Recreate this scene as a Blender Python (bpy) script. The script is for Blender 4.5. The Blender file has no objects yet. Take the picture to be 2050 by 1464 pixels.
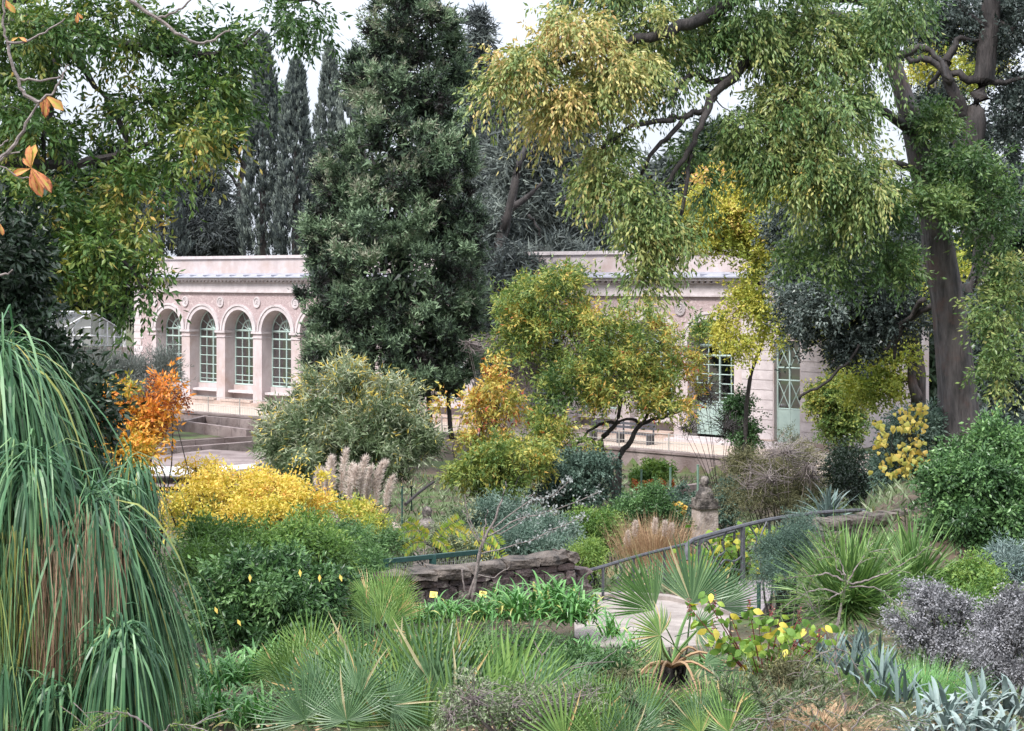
import bpy, bmesh, math, random
import numpy as np
from mathutils import Vector, Matrix
R = math.radians
rng = np.random.default_rng(7)
random.seed(7)
scene = bpy.context.scene
col = scene.collection

# ------------------------------------------------------------------ camera, world, sun, exposure
F = 3200.0; CX = 1025.0; HY = 557.0; CZ = 8.0
cd = bpy.data.cameras.new('camera'); cam = bpy.data.objects.new('camera', cd); col.objects.link(cam)
cam.location = (0, 0, CZ); cam.rotation_euler = (R(90), 0, 0)
cd.sensor_width = 36; cd.lens = F / 2050 * 36; cd.shift_y = -(732 - HY) / 2050
cd.clip_start = 0.1; cd.clip_end = 2000
scene.camera = cam
w = bpy.data.worlds.new('World'); scene.world = w; w.use_nodes = True
nt = w.node_tree; nt.nodes.clear()
out = nt.nodes.new('ShaderNodeOutputWorld'); bg = nt.nodes.new('ShaderNodeBackground')
sky = nt.nodes.new('ShaderNodeTexSky'); sky.sky_type = 'NISHITA'; sky.sun_disc = False
SUN_EL, SUN_AZ = 50, 215          # compass azimuth measured from +Y towards +X
sky.sun_elevation = R(SUN_EL); sky.sun_rotation = R(SUN_AZ)
sky.air_density = 1.0; sky.dust_density = 3.0; sky.ozone_density = 1.0
bc = nt.nodes.new('ShaderNodeMix'); bc.data_type = 'RGBA'; bc.inputs['Factor'].default_value = 0.86
tc = nt.nodes.new('ShaderNodeTexCoord'); nz = nt.nodes.new('ShaderNodeTexNoise'); nz.inputs['Scale'].default_value = 2.2; nz.inputs['Detail'].default_value = 6
cr_ = nt.nodes.new('ShaderNodeValToRGB'); cr_.color_ramp.elements[0].position = .3; cr_.color_ramp.elements[1].position = .72
cr_.color_ramp.elements[0].color = (7.6, 8.2, 9.3, 1); cr_.color_ramp.elements[1].color = (9.6, 10.0, 10.8, 1)
nt.links.new(tc.outputs['Generated'], nz.inputs['Vector']); nt.links.new(nz.outputs['Fac'], cr_.inputs['Fac'])
nt.links.new(sky.outputs['Color'], bc.inputs['A']); nt.links.new(cr_.outputs['Color'], bc.inputs['B'])
sx = nt.nodes.new('ShaderNodeSeparateXYZ'); nt.links.new(tc.outputs['Generated'], sx.inputs[0])
mr_ = nt.nodes.new('ShaderNodeMapRange'); mr_.inputs['From Min'].default_value = 0; mr_.inputs['From Max'].default_value = 1
mr_.inputs['To Min'].default_value = .5; mr_.inputs['To Max'].default_value = 1.5; nt.links.new(sx.outputs['Z'], mr_.inputs['Value'])
vm = nt.nodes.new('ShaderNodeVectorMath'); vm.operation = 'SCALE'; nt.links.new(bc.outputs['Result'], vm.inputs[0]); nt.links.new(mr_.outputs[0], vm.inputs['Scale'])
nt.links.new(vm.outputs[0], bg.inputs['Color']); bg.inputs['Strength'].default_value = 0.085
nt.links.new(bg.outputs['Background'], out.inputs['Surface'])
sl = bpy.data.lights.new('sun', 'SUN'); sl.energy = 2.0; sl.angle = R(14); sl.color = (1, .965, .93)
sun = bpy.data.objects.new('sun', sl); col.objects.link(sun)
sd = Vector((math.sin(R(SUN_AZ)) * math.cos(R(SUN_EL)), math.cos(R(SUN_AZ)) * math.cos(R(SUN_EL)), math.sin(R(SUN_EL))))
sun.rotation_euler = sd.to_track_quat('Z', 'Y').to_euler()
scene.cycles.diffuse_bounces = 2
scene.view_settings.view_transform = 'Standard'; scene.view_settings.look = 'None'
scene.view_settings.exposure = 1.36; scene.view_settings.gamma = 1; scene.view_settings.use_curve_mapping = False

# ------------------------------------------------------------------ helpers
def P(px, py, Y):
    k = F / Y
    return np.array(((px - CX) / k, Y, CZ - (py - HY) / k))
U = np.array((.767, -.642, 0)); U /= np.linalg.norm(U)      # along the facade towards the right
N = np.array((U[1], -U[0], 0))                               # outward normal
WREF = np.array((-16.1, 86.5, 0)); TZ = 1.2
def sst(a, b, x): t = np.clip((x - a) / (b - a), 0, 1); return t * t * (3 - 2 * t)
prof_y = [-40, 0, 8, 12, 16, 20, 24, 27, 30.5, 38, 50, 62, 80, 2000]
prof_z = [6.3, 6.2, 5.2, 4.55, 3.95, 3.4, 3.15, 2.95, 1.6, .9, .6, .5, .5, .5]
def H(x, y):
    x = np.asarray(x, float); y = np.asarray(y, float)
    z = np.interp(y, prof_y, prof_z)
    m = sst(.17, .25, x / np.maximum(y, 5)) * sst(20, 24, y) * (1 - sst(36, 52, y))
    z = z * (1 - m) + 4.35 * m
    dn = (x - WREF[0]) * N[0] + (y - WREF[1]) * N[1]
    tt = (1 - sst(4.2, 4.25, dn))
    z = z * (1 - tt) + TZ * tt
    r = sst(.155, .2, x / np.maximum(y, 5)) * sst(46, 54, y)
    z = np.maximum(z, TZ * r)
    return z

class MB:
    """collects quads and triangles with a per-face tint, builds ONE mesh object"""
    def __init__(s): s.v = []; s.q = []; s.t = []; s.qt = []; s.tt = []; s.n = 0
    def add(s, v, q=None, t=None, tint=0.5):
        v = np.asarray(v, float).reshape(-1, 3)
        if q is not None and len(q):
            q = np.asarray(q, int); s.q.append(q + s.n); s.qt.append(np.broadcast_to(np.asarray(tint, float), (len(q),)))
        if t is not None and len(t):
            t = np.asarray(t, int); s.t.append(t + s.n); s.tt.append(np.broadcast_to(np.asarray(tint, float), (len(t),)))
        s.v.append(v); s.n += len(v)
    def box(s, c, h, ax=None, tint=.5, jit=0):
        c = np.asarray(c, float); h = np.asarray(h, float)
        A = np.eye(3) if ax is None else np.asarray(ax, float)
        sg = np.array([(-1,-1,-1),(1,-1,-1),(1,1,-1),(-1,1,-1),(-1,-1,1),(1,-1,1),(1,1,1),(-1,1,1)], float)
        v = c + (sg * h) @ A
        if jit: v = v + rng.normal(0, jit, v.shape)
        s.add(v, [(0,3,2,1),(4,5,6,7),(0,1,5,4),(1,2,6,5),(2,3,7,6),(3,0,4,7)], tint=tint)
    def tube(s, pts, r, sides=6, tint=.5, cap=True):
        pts = np.asarray(pts, float); n = len(pts); r = np.broadcast_to(np.asarray(r, float), (n,))
        d = np.gradient(pts, axis=0); d /= np.linalg.norm(d, axis=1)[:, None] + 1e-9
        up = np.array((0, 0, 1.)); up = np.where(np.abs(d[:, 2:3]) > .95, np.array((1., 0, 0)), up)
        a = np.cross(d, up); a /= np.linalg.norm(a, axis=1)[:, None] + 1e-9; b = np.cross(d, a)
        th = np.linspace(0, 2 * np.pi, sides, endpoint=False)
        v = pts[:, None] + r[:, None, None] * (np.cos(th)[None, :, None] * a[:, None] + np.sin(th)[None, :, None] * b[:, None])
        q = []
        for i in range(n - 1):
            for j in range(sides):
                k = (j + 1) % sides; q.append((i*sides+j, i*sides+k, (i+1)*sides+k, (i+1)*sides+j))
        t = [(0, j + 1, j) for j in range(1, sides - 1)] + [((n-1)*sides, (n-1)*sides + j, (n-1)*sides + j + 1) for j in range(1, sides - 1)] if cap else None
        s.add(v.reshape(-1, 3), q, t, tint)
    def lathe(s, c, prof, sides=16, tint=.5):
        c = np.asarray(c, float); th = np.linspace(0, 2*np.pi, sides, endpoint=False)
        v = np.array([[c[0]+r*math.cos(a), c[1]+r*math.sin(a), c[2]+z] for r, z in prof for a in th])
        q = [(i*sides+j, i*sides+(j+1)%sides, (i+1)*sides+(j+1)%sides, (i+1)*sides+j) for i in range(len(prof)-1) for j in range(sides)]
        s.add(v, q, tint=tint)
    def mesh(s, name, off=(0, 0, 0), smooth=False):
        me = bpy.data.meshes.new(name)
        v = (np.concatenate(s.v) if s.v else np.zeros((0, 3))) - np.asarray(off, float)
        q = np.concatenate(s.q) if s.q else np.zeros((0, 4), int)
        t = np.concatenate(s.t) if s.t else np.zeros((0, 3), int)
        me.vertices.add(len(v)); me.vertices.foreach_set('co', v.astype(np.float32).ravel())
        nl = q.size + t.size; me.loops.add(nl)
        me.loops.foreach_set('vertex_index', np.concatenate([q.ravel(), t.ravel()]).astype(np.int32))
        me.polygons.add(len(q) + len(t))
        st = np.concatenate([np.arange(len(q)) * 4, q.size + np.arange(len(t)) * 3]).astype(np.int32)
        me.polygons.foreach_set('loop_start', st)
        at = me.attributes.new('tint', 'FLOAT', 'FACE')
        ti = np.concatenate(s.qt + s.tt) if (s.qt or s.tt) else np.zeros(0)
        at.data.foreach_set('value', ti.astype(np.float32))
        me.polygons.foreach_set('use_smooth', np.full(len(q) + len(t), bool(smooth)))
        me.update(calc_edges=True)
        return me
    def build(s, name, mat, parent=None, smooth=False, origin=None):
        off = np.array(parent['_w']) if parent is not None else (np.zeros(3) if origin is None else np.asarray(origin, float))
        me = s.mesh(name, off, smooth); me.materials.append(mat)
        o = bpy.data.objects.new(name, me); col.objects.link(o)
        if parent is not None: o.parent = parent; o['_w'] = list(map(float, off))
        else: o.location = off; o['_w'] = list(map(float, off))
        return o

def thing(name, label, cat, loc, group=None):
    o = bpy.data.objects.new(name, None); col.objects.link(o); o.location = [float(a) for a in loc]
    o.empty_display_size = .2; o['_w'] = [float(a) for a in loc]
    o['label'] = label; o['category'] = cat
    if group: o['group'] = group
    return o
def tag(o, label, cat, group=None):
    o['label'] = label; o['category'] = cat
    if group: o['group'] = group
    return o
def struct(o): o['kind'] = 'structure'; return o
def stuff(o): o['kind'] = 'stuff'; return o
def piece(name, me, M, parent, label=None):
    """one more object sharing mesh data, M is a world matrix"""
    o = bpy.data.objects.new(name, me); col.objects.link(o); o.parent = parent
    o.matrix_local = Matrix.Translation(-Vector(parent['_w'])) @ M
    o['_w'] = list(M.translation)
    if label: o['label'] = label
    return o
def nrm(a): return a / (np.linalg.norm(a, axis=-1, keepdims=True) + 1e-9)
def rdir(n): return nrm(rng.normal(size=(n, 3)))

# ------------------------------------------------------------------ materials
def newmat(name):
    m = bpy.data.materials.new(name); m.use_nodes = True; t = m.node_tree; t.nodes.clear()
    o = t.nodes.new('ShaderNodeOutputMaterial'); return m, t, o
def ramp(t, stops):
    r = t.nodes.new('ShaderNodeValToRGB'); e = r.color_ramp.elements
    while len(e) < len(stops): e.new(.5)
    for i, (p, c) in enumerate(stops): e[i].position = p; e[i].color = (*c, 1)
    return r
def leafmat(name, stops, trans=.3, rough=.45, spec=.5):
    m, t, o = newmat(name)
    def gain(c):
        L_ = .3*c[0] + .6*c[1] + .1*c[2]; s_ = np.interp(max(c), (.15, .5), (.88, .9))
        return tuple(min(.85, (L_ + (q - L_)*s_)*np.interp(max(c), (.15, .6), (1.12, .92))) for q in c)
    stops = [(p_, gain(c_)) for p_, c_ in stops]
    at = t.nodes.new('ShaderNodeAttribute'); at.attribute_name = 'tint'
    r = ramp(t, stops); t.links.new(at.outputs['Fac'], r.inputs['Fac'])
    p = t.nodes.new('ShaderNodeBsdfPrincipled'); p.inputs['Roughness'].default_value = rough
    p.inputs['Specular IOR Level'].default_value = spec*.6
    tr = t.nodes.new('ShaderNodeBsdfTranslucent'); mx = t.nodes.new('ShaderNodeMixShader'); mx.inputs[0].default_value = trans*.6
    hs = t.nodes.new('ShaderNodeHueSaturation'); hs.inputs['Saturation'].default_value = 1.15; hs.inputs['Value'].default_value = 1.3
    t.links.new(r.outputs['Color'], p.inputs['Base Color']); t.links.new(r.outputs['Color'], hs.inputs['Color'])
    t.links.new(hs.outputs['Color'], tr.inputs['Color'])
    t.links.new(p.outputs[0], mx.inputs[1]); t.links.new(tr.outputs[0], mx.inputs[2]); t.links.new(mx.outputs[0], o.inputs['Surface'])
    return m
def surf(name, c1, c2, scale=4, detail=6, rough=.8, bump=.4, bscale=None, stretch=(1, 1, 1), lo=.35, hi=.65, c3=None, s3=.6, metal=0, tintamt=0, spec=.5, p3=(.5, .62)):
    m, t, o = newmat(name)
    p = t.nodes.new('ShaderNodeBsdfPrincipled'); p.inputs['Roughness'].default_value = rough; p.inputs['Metallic'].default_value = metal
    p.inputs['Specular IOR Level'].default_value = spec
    g = t.nodes.new('ShaderNodeNewGeometry'); mp = t.nodes.new('ShaderNodeMapping'); mp.inputs['Scale'].default_value = stretch
    t.links.new(g.outputs['Position'], mp.inputs['Vector'])
    n = t.nodes.new('ShaderNodeTexNoise'); n.inputs['Scale'].default_value = scale; n.inputs['Detail'].default_value = detail
    n.inputs['Roughness'].default_value = .65
    t.links.new(mp.outputs['Vector'], n.inputs['Vector'])
    r = ramp(t, [(lo, c1), (hi, c2)]); t.links.new(n.outputs['Fac'], r.inputs['Fac']); src = r.outputs['Color']
    if c3 is not None:
        n3 = t.nodes.new('ShaderNodeTexNoise'); n3.inputs['Scale'].default_value = s3; n3.inputs['Detail'].default_value = 8; n3.inputs['Roughness'].default_value = .7
        t.links.new(g.outputs['Position'], n3.inputs['Vector'])
        r3 = ramp(t, [(p3[0], (0, 0, 0)), (p3[1], (1, 1, 1))]); t.links.new(n3.outputs['Fac'], r3.inputs['Fac'])
        mx = t.nodes.new('ShaderNodeMix'); mx.data_type = 'RGBA'; t.links.new(r3.outputs['Color'], mx.inputs['Factor'])
        t.links.new(src, mx.inputs['A']); mx.inputs['B'].default_value = (*c3, 1); src = mx.outputs['Result']
    if tintamt:
        at = t.nodes.new('ShaderNodeAttribute'); at.attribute_name = 'tint'
        oi = t.nodes.new('ShaderNodeObjectInfo')
        ad = t.nodes.new('ShaderNodeMath'); ad.operation = 'ADD'; t.links.new(at.outputs['Fac'], ad.inputs[0]); t.links.new(oi.outputs['Random'], ad.inputs[1])
        mr = t.nodes.new('ShaderNodeMapRange'); mr.inputs['From Min'].default_value = 0; mr.inputs['From Max'].default_value = 2
        mr.inputs['To Min'].default_value = 1 - tintamt; mr.inputs['To Max'].default_value = 1 + tintamt
        t.links.new(ad.outputs[0], mr.inputs['Value'])
        h = t.nodes.new('ShaderNodeHueSaturation'); t.links.new(mr.outputs[0], h.inputs['Value']); t.links.new(src, h.inputs['Color']); src = h.outputs['Color']
    t.links.new(src, p.inputs['Base Color'])
    if bump:
        nb = t.nodes.new('ShaderNodeTexNoise'); nb.inputs['Scale'].default_value = bscale or scale * 3; nb.inputs['Detail'].default_value = 6
        t.links.new(mp.outputs['Vector'], nb.inputs['Vector'])
        b = t.nodes.new('ShaderNodeBump'); b.inputs['Strength'].default_value = bump; b.inputs['Distance'].default_value = .05
        t.links.new(nb.outputs['Fac'], b.inputs['Height']); t.links.new(b.outputs[0], p.inputs['Normal'])
    t.links.new(p.outputs[0], o.inputs['Surface'])
    return m
G = (.045, .09, .02); YG = (.2, .26, .035); YE = (.62, .48, .06); ORG = (.62, .24, .03)
M = {}
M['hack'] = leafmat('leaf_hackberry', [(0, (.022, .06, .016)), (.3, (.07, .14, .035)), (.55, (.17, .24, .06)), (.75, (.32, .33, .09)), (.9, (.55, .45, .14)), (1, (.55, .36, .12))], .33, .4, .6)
M['hackl'] = leafmat('leaf_green_left', [(0, (.018, .05, .012)), (.4, (.05, .115, .02)), (.7, (.13, .19, .03)), (.9, (.34, .3, .05)), (1, (.5, .3, .05))], .3, .4, .5)
M['conif'] = leafmat('leaf_yew', [(0, (.025, .02, .02)), (.25, (.02, .032, .024)), (.5, (.06, .1, .055)), (.75, (.13, .2, .105)), (.97, (.22, .31, .17)), (1, (.21, .22, .15))], .2, .5, .5)
M['cyp'] = leafmat('leaf_cypress', [(0, (.022, .03, .034)), (.5, (.085, .108, .1)), (1, (.21, .25, .21))], .1, .5, .5)
M['pine'] = leafmat('leaf_pine', [(0, (.035, .042, .045)), (.5, (.09, .11, .1)), (1, (.2, .235, .2))], .1, .55, .4)
M['gpine'] = leafmat('leaf_stone_pine', [(0, (.03, .06, .02)), (1, (.12, .22, .06))], .15, .5, .4)
M['dark'] = leafmat('leaf_dark', [(0, (.008, .016, .008)), (.6, (.022, .045, .022)), (1, (.06, .1, .05))], .15, .35, .6)
M['holm'] = leafmat('leaf_holm', [(0, (.02, .03, .026)), (.5, (.065, .09, .078)), (1, (.2, .24, .21))], .12, .4, .6)
M['ginkgo'] = leafmat('leaf_yellow_green', [(0, (.09, .16, .025)), (.4, (.26, .32, .04)), (.75, (.56, .5, .06)), (1, (.66, .36, .16))], .4, .5, .4)
M['autumn'] = leafmat('leaf_autumn', [(0, (.035, .08, .02)), (.35, (.1, .17, .035)), (.6, (.26, .3, .05)), (.8, (.5, .4, .07)), (.93, (.6, .3, .05)), (1, (.35, .06, .03))], .38, .45, .4)
M['gold'] = leafmat('leaf_gold', [(0, (.25, .3, .03)), (.4, (.62, .5, .05)), (.8, (.78, .58, .1)), (1, (.75, .38, .06))], .4, .5, .4)
M['orange'] = leafmat('leaf_orange', [(0, (.1, .16, .02)), (.25, (.45, .38, .04)), (.5, (.75, .36, .03)), (.8, (.75, .22, .02)), (1, (.1, .018, .012))], .35, .45, .4)
M['willow'] = leafmat('leaf_willow', [(0, (.03, .055, .02)), (.35, (.085, .13, .05)), (.62, (.18, .23, .12)), (.82, (.34, .36, .25)), (.9, (.48, .42, .06)), (1, (.6, .42, .05))], .25, .45, .4)
M['green'] = leafmat('leaf_green', [(0, (.02, .055, .018)), (.5, (.06, .14, .04)), (1, (.16, .3, .085))], .28, .35, .6)
M['bright'] = leafmat('leaf_bright', [(0, (.04, .09, .02)), (.5, (.1, .2, .035)), (1, (.26, .36, .06))], .35, .4, .4)
M['blue'] = leafmat('leaf_bluegreen', [(0, (.03, .06, .045)), (.5, (.08, .14, .1)), (1, (.2, .27, .22))], .2, .5, .4)
M['grey'] = leafmat('leaf_grey', [(0, (.06, .07, .06)), (.5, (.15, .17, .15)), (1, (.32, .33, .33))], .2, .6, .3)
M['lav'] = leafmat('leaf_greyviolet', [(0, (.06, .06, .065)), (.5, (.16, .16, .17)), (1, (.36, .355, .38))], .15, .7, .2)
M['olive'] = leafmat('leaf_olivebrown', [(0, (.04, .045, .02)), (.5, (.11, .11, .05)), (1, (.22, .2, .09))], .2, .6, .3)
M['dry'] = leafmat('dry_grass', [(0, (.22, .12, .07)), (.5, (.42, .27, .15)), (1, (.5, .38, .22))], .25, .7, .2)
M['straw'] = leafmat('dead_thatch', [(0, (.14, .08, .05)), (.5, (.32, .19, .12)), (1, (.48, .33, .22))], .2, .7, .2)
M['bear'] = leafmat('blade_green', [(0, (.018, .06, .028)), (.5, (.05, .14, .055)), (.8, (.14, .27, .115)), (.93, (.2, .25, .05)), (1, (.4, .36, .08))], .25, .35, .5)
M['strap'] = leafmat('blade_strap', [(0, (.035, .12, .03)), (.5, (.09, .25, .055)), (.9, (.2, .4, .11)), (1, (.5, .42, .1))], .3, .3, .6)
M['fan'] = leafmat('blade_fan', [(0, (.03, .08, .02)), (.5, (.1, .2, .045)), (.8, (.2, .32, .075)), (.93, (.3, .34, .07)), (1, (.45, .34, .14))], .25, .4, .5)
M['fanblue'] = leafmat('blade_fan_blue', [(0, (.03, .075, .03)), (.5, (.085, .165, .07)), (.9, (.19, .29, .14)), (1, (.4, .36, .2))], .25, .35, .6)
M['agave'] = leafmat('blade_agave', [(0, (.06, .1, .09)), (.5, (.14, .2, .185)), (1, (.26, .32, .3))], .1, .5, .4)
M['plume'] = leafmat('plume', [(0, (.52, .42, .36)), (.5, (.72, .61, .54)), (1, (.85, .76, .69))], .35, .8, .1)
M['poke'] = leafmat('leaf_poke', [(0, (.05, .12, .02)), (.5, (.14, .27, .035)), (.8, (.3, .42, .05)), (1, (.7, .55, .06))], .4, .4, .4)
M['chest'] = leafmat('leaf_chestnut', [(0, (.45, .36, .06)), (.4, (.62, .3, .1)), (.75, (.6, .2, .08)), (1, (.2, .06, .03))], .3, .5, .3)
M['bark'] = surf('bark_dark', (.012, .01, .01), (.045, .037, .035), 6, bump=.8, stretch=(1, 1, .25))
M['barkg'] = surf('bark_grey', (.03, .027, .028), (.12, .105, .105), 6, 12, bump=1, bscale=13, stretch=(1.4, 1.4, .3), c3=(.1, .06, .052), s3=1.6, p3=(.5, .68))
M['twig'] = surf('twig_grey', (.11, .09, .085), (.25, .21, .2), 20, bump=.3)
M['stemr'] = surf('stem_red', (.12, .02, .03), (.22, .05, .05), 20, bump=.1)
M['plaster'] = surf('render_pale', (.4, .34, .34), (.51, .445, .445), 1.6, 9, bump=.15, bscale=30, c3=(.37, .28, .25), s3=.55, rough=.9, stretch=(1, 1, .4), p3=(.48, .7))
M['plinth'] = surf('render_warm', (.38, .28, .235), (.5, .39, .34), 1.5, bump=.15, bscale=25, c3=(.3, .23, .2), s3=.8, rough=.9)
M['rubble'] = surf('rubble_pink', (.32, .24, .24), (.43, .34, .34), 9, 8, bump=.5, bscale=12, stretch=(1, 1, 1.6), c3=(.52, .43, .42), s3=5.5, rough=.9, p3=(.56, .62))
M['stonew'] = surf('stone_white', (.43, .38, .385), (.55, .495, .5), 2.5, 9, bump=.12, bscale=30, rough=.85, c3=(.3, .25, .24), s3=1.6, p3=(.56, .75))
M['zinc'] = surf('zinc', (.28, .29, .34), (.4, .41, .47), 3, bump=.05, rough=.45, metal=.3)
M['mint'] = surf('paint_mint', (.33, .43, .4), (.4, .5, .46), 3, bump=.05, rough=.5)
M['wallst'] = surf('stone_wall', (.035, .027, .027), (.14, .1, .095), 9, 8, bump=1, bscale=22, c3=(.27, .24, .2), s3=7, tintamt=.5, p3=(.56, .68))
M['cope'] = surf('stone_coping', (.06, .048, .042), (.2, .165, .14), 7, 8, bump=1, bscale=20, c3=(.03, .025, .022), s3=3.5, tintamt=.25, p3=(.5, .6))
M['herm'] = surf('herm_stone', (.1, .085, .075), (.3, .26, .235), 6, 8, bump=.7, bscale=22, c3=(.03, .025, .022), s3=3.5, p3=(.42, .58))
M['hermw'] = surf('herm_shaft', (.3, .25, .22), (.46, .39, .36), 6, 8, bump=.5, bscale=22, c3=(.13, .1, .09), s3=2.5, p3=(.54, .68))
M['ground'] = surf('soil', (.03, .022, .015), (.11, .08, .055), 1.2, 10, bump=1, bscale=9, c3=(.07, .11, .03), s3=.5, p3=(.48, .6), rough=.95)
M['sand'] = surf('gravel_terrace', (.4, .32, .265), (.5, .41, .35), 3, 8, bump=.3, bscale=40, rough=.95)
M['path'] = surf('path_pale', (.2, .17, .155), (.36, .315, .29), 2, 8, bump=.3, bscale=60, rough=.95)
M['iron'] = surf('iron_grey', (.05, .05, .058), (.1, .1, .115), 12, bump=.2, rough=.55)
M['greenm'] = surf('green_metal', (.015, .05, .045), (.03, .08, .07), 5, bump=.1, rough=.4)
M['gpost'] = surf('green_post', (.12, .2, .15), (.16, .26, .2), 5, bump=.1, rough=.6)
M['deck'] = surf('deck_wood', (.2, .17, .18), (.32, .28, .29), 6, bump=.4, stretch=(1, 5, 1), tintamt=.15)
M['yel'] = surf('label_yellow', (.75, .58, .13), (.82, .66, .18), 10, bump=0, rough=.5)
M['ink'] = surf('label_print', (.1, .08, .03), (.14, .1, .04), 10, bump=0)
M['bedst'] = surf('bed_curb', (.13, .1, .095), (.32, .26, .25), 2.2, 8, bump=.5, bscale=14, c3=(.12, .085, .08), s3=1.1, p3=(.45, .62))
M['board'] = surf('cover_board', (.36, .34, .34), (.55, .53, .53), 1.2, bump=.2)
M['moss'] = surf('moss', (.06, .09, .015), (.16, .2, .03), 6, bump=.6)
M['gframe'] = surf('greenhouse_frame', (.45, .46, .48), (.6, .6, .62), 3, bump=.05, rough=.4)
M['wire'] = surf('wire', (.3, .28, .26), (.42, .4, .37), 5, bump=0, rough=.5)
M['pip'] = surf('drainpipe_grey', (.5, .5, .5), (.6, .6, .6), 3, bump=0)
def glass(name, tint, fac=.55, rough=.03):
    m, t, o = newmat(name)
    tr = t.nodes.new('ShaderNodeBsdfTransparent'); tr.inputs[0].default_value = (*tint, 1)
    g = t.nodes.new('ShaderNodeBsdfGlossy'); g.inputs['Roughness'].default_value = rough
    fr = t.nodes.new('ShaderNodeFresnel'); fr.inputs[0].default_value = 1.5
    ad = t.nodes.new('ShaderNodeMath'); ad.operation = 'MULTIPLY_ADD'; ad.inputs[1].default_value = 1; ad.inputs[2].default_value = fac
    ad.use_clamp = True
    mx = t.nodes.new('ShaderNodeMixShader'); t.links.new(fr.outputs[0], ad.inputs[0]); t.links.new(ad.outputs[0], mx.inputs[0])
    t.links.new(tr.outputs[0], mx.inputs[1]); t.links.new(g.outputs[0], mx.inputs[2]); t.links.new(mx.outputs[0], o.inputs['Surface'])
    return m
M['glass'] = glass('window_glass', (.6, .64, .7), .36)
M['ghglass'] = glass('greenhouse_glass', (.6, .64, .72), .5, .3)
M['inside'] = surf('interior', (.3, .28, .3), (.42, .4, .4), .6, bump=0)

# ------------------------------------------------------------------ vegetation generators
def leaves(B, O, A, S, l, w, tint):
    n = len(O)
    if n and O[0, 1] > 33:          # far leaves: one triangle each
        l = np.broadcast_to(l, (n,))[:, None]; w = np.broadcast_to(w, (n,))[:, None]
        B.add(np.stack([O - S*w*.5, O + S*w*.5, O + A*l], 1).reshape(-1, 3), t=np.arange(n*3).reshape(n, 3), tint=np.clip(tint, 0, 1)); return
    l = np.broadcast_to(l, (n,))[:, None]; w = np.broadcast_to(w, (n,))[:, None]
    Nn = np.cross(A, S)
    v = np.stack([O, O + A*l*.42 + S*w*.5 + Nn*w*.12, O + A*l, O + A*l*.42 - S*w*.5 + Nn*w*.12], 1).reshape(-1, 3)
    B.add(v, np.arange(n*4).reshape(n, 4), tint=np.clip(tint, 0, 1))
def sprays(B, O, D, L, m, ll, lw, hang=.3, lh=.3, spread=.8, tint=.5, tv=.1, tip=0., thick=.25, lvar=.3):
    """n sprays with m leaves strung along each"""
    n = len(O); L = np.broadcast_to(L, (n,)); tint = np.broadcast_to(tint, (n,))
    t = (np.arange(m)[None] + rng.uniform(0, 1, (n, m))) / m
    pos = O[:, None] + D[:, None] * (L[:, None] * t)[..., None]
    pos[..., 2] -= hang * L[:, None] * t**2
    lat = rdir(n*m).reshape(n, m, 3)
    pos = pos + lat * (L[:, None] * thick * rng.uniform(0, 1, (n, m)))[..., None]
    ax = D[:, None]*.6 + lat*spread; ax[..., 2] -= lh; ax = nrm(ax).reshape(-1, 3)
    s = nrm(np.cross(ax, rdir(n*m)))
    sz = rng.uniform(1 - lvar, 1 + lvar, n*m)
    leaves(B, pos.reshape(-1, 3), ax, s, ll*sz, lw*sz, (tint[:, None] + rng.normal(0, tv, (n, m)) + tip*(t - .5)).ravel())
def crown(B, blobs, ll, lw, sl, m, n, cl, cr, hang=.3, lh=.3, up=.2, out=1., spread=.8, tv=.08, tip=0., core=0, thick=.25, shell=.35, flat=1., cx=1.8, dead=0., rag=.42):
    """blobs (px, py, Y, rx px, ry px, depth m, tint lo, tint hi[, weight]); returns clump centres"""
    W = np.array([b[3]*b[4]*(b[8] if len(b) > 8 else 1) for b in blobs], float); W /= W.sum(); CC = []
    for b, wt in zip(blobs, W):
        c = P(b[0], b[1], b[2]); k = F / b[2]; r = np.array((b[3]/k, b[5], b[4]/k))
        nc = max(2, int(cl*wt + .5)); ns = max(4, int(n*wt/nc + .5))
        d = rdir(nc); rad = rng.uniform(shell, 1, nc)**.6
        re = np.maximum(r - .6*cr - .5*sl, r*.3)
        ph = rng.uniform(0, 6.28, 6); lob = 1 + rag*(np.sin(d[:, 0]*4.1+ph[0])*np.sin(d[:, 2]*3.7+ph[1]) + .6*np.sin(d[:, 0]*9+ph[2]+d[:, 2]*7) + .4*np.sin(d[:, 1]*6+ph[3]))
        lob = lob + (rng.uniform(0, 1, nc) < .14)*rng.uniform(.1, .45, nc)
        C = c + d*(rad*lob)[:, None]*re; CC.append(C)
        ct = rng.uniform(b[6], b[7], nc)
        cs = np.clip(rng.lognormal(0, .38, nc), .35, 1.9) * cr * np.where(lob > 1.25, .6, 1)
        e = rdir(nc*ns).reshape(nc, ns, 3); e[..., 2] *= flat
        O = C[:, None] + e * (cs[:, None] * rng.uniform(.1, 1, (nc, ns)))[..., None]
        outw = nrm((C - c) / r)
        D = nrm(e*.7 + outw[:, None]*out + rng.normal(0, .35, (nc, ns, 3)) + np.array((0, 0, up)))
        sprays(B, O.reshape(-1, 3), D.reshape(-1, 3), sl*rng.uniform(.6, 1.3, nc*ns), m, ll, lw, hang, lh, spread, np.repeat(np.where(rng.uniform(0, 1, nc) < dead, 1.6, ct), ns), tv, tip, thick)
        if core:
            q = max(3, int(core*wt)); o = c + rdir(q)*(rng.uniform(0, .8, q)**.5)[:, None]*r*.72
            a = rdir(q); leaves(B, o, a, nrm(np.cross(a, rdir(q))), ll*cx, lw*cx, rng.uniform(b[6], b[7], q))
    return np.concatenate(CC)
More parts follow.
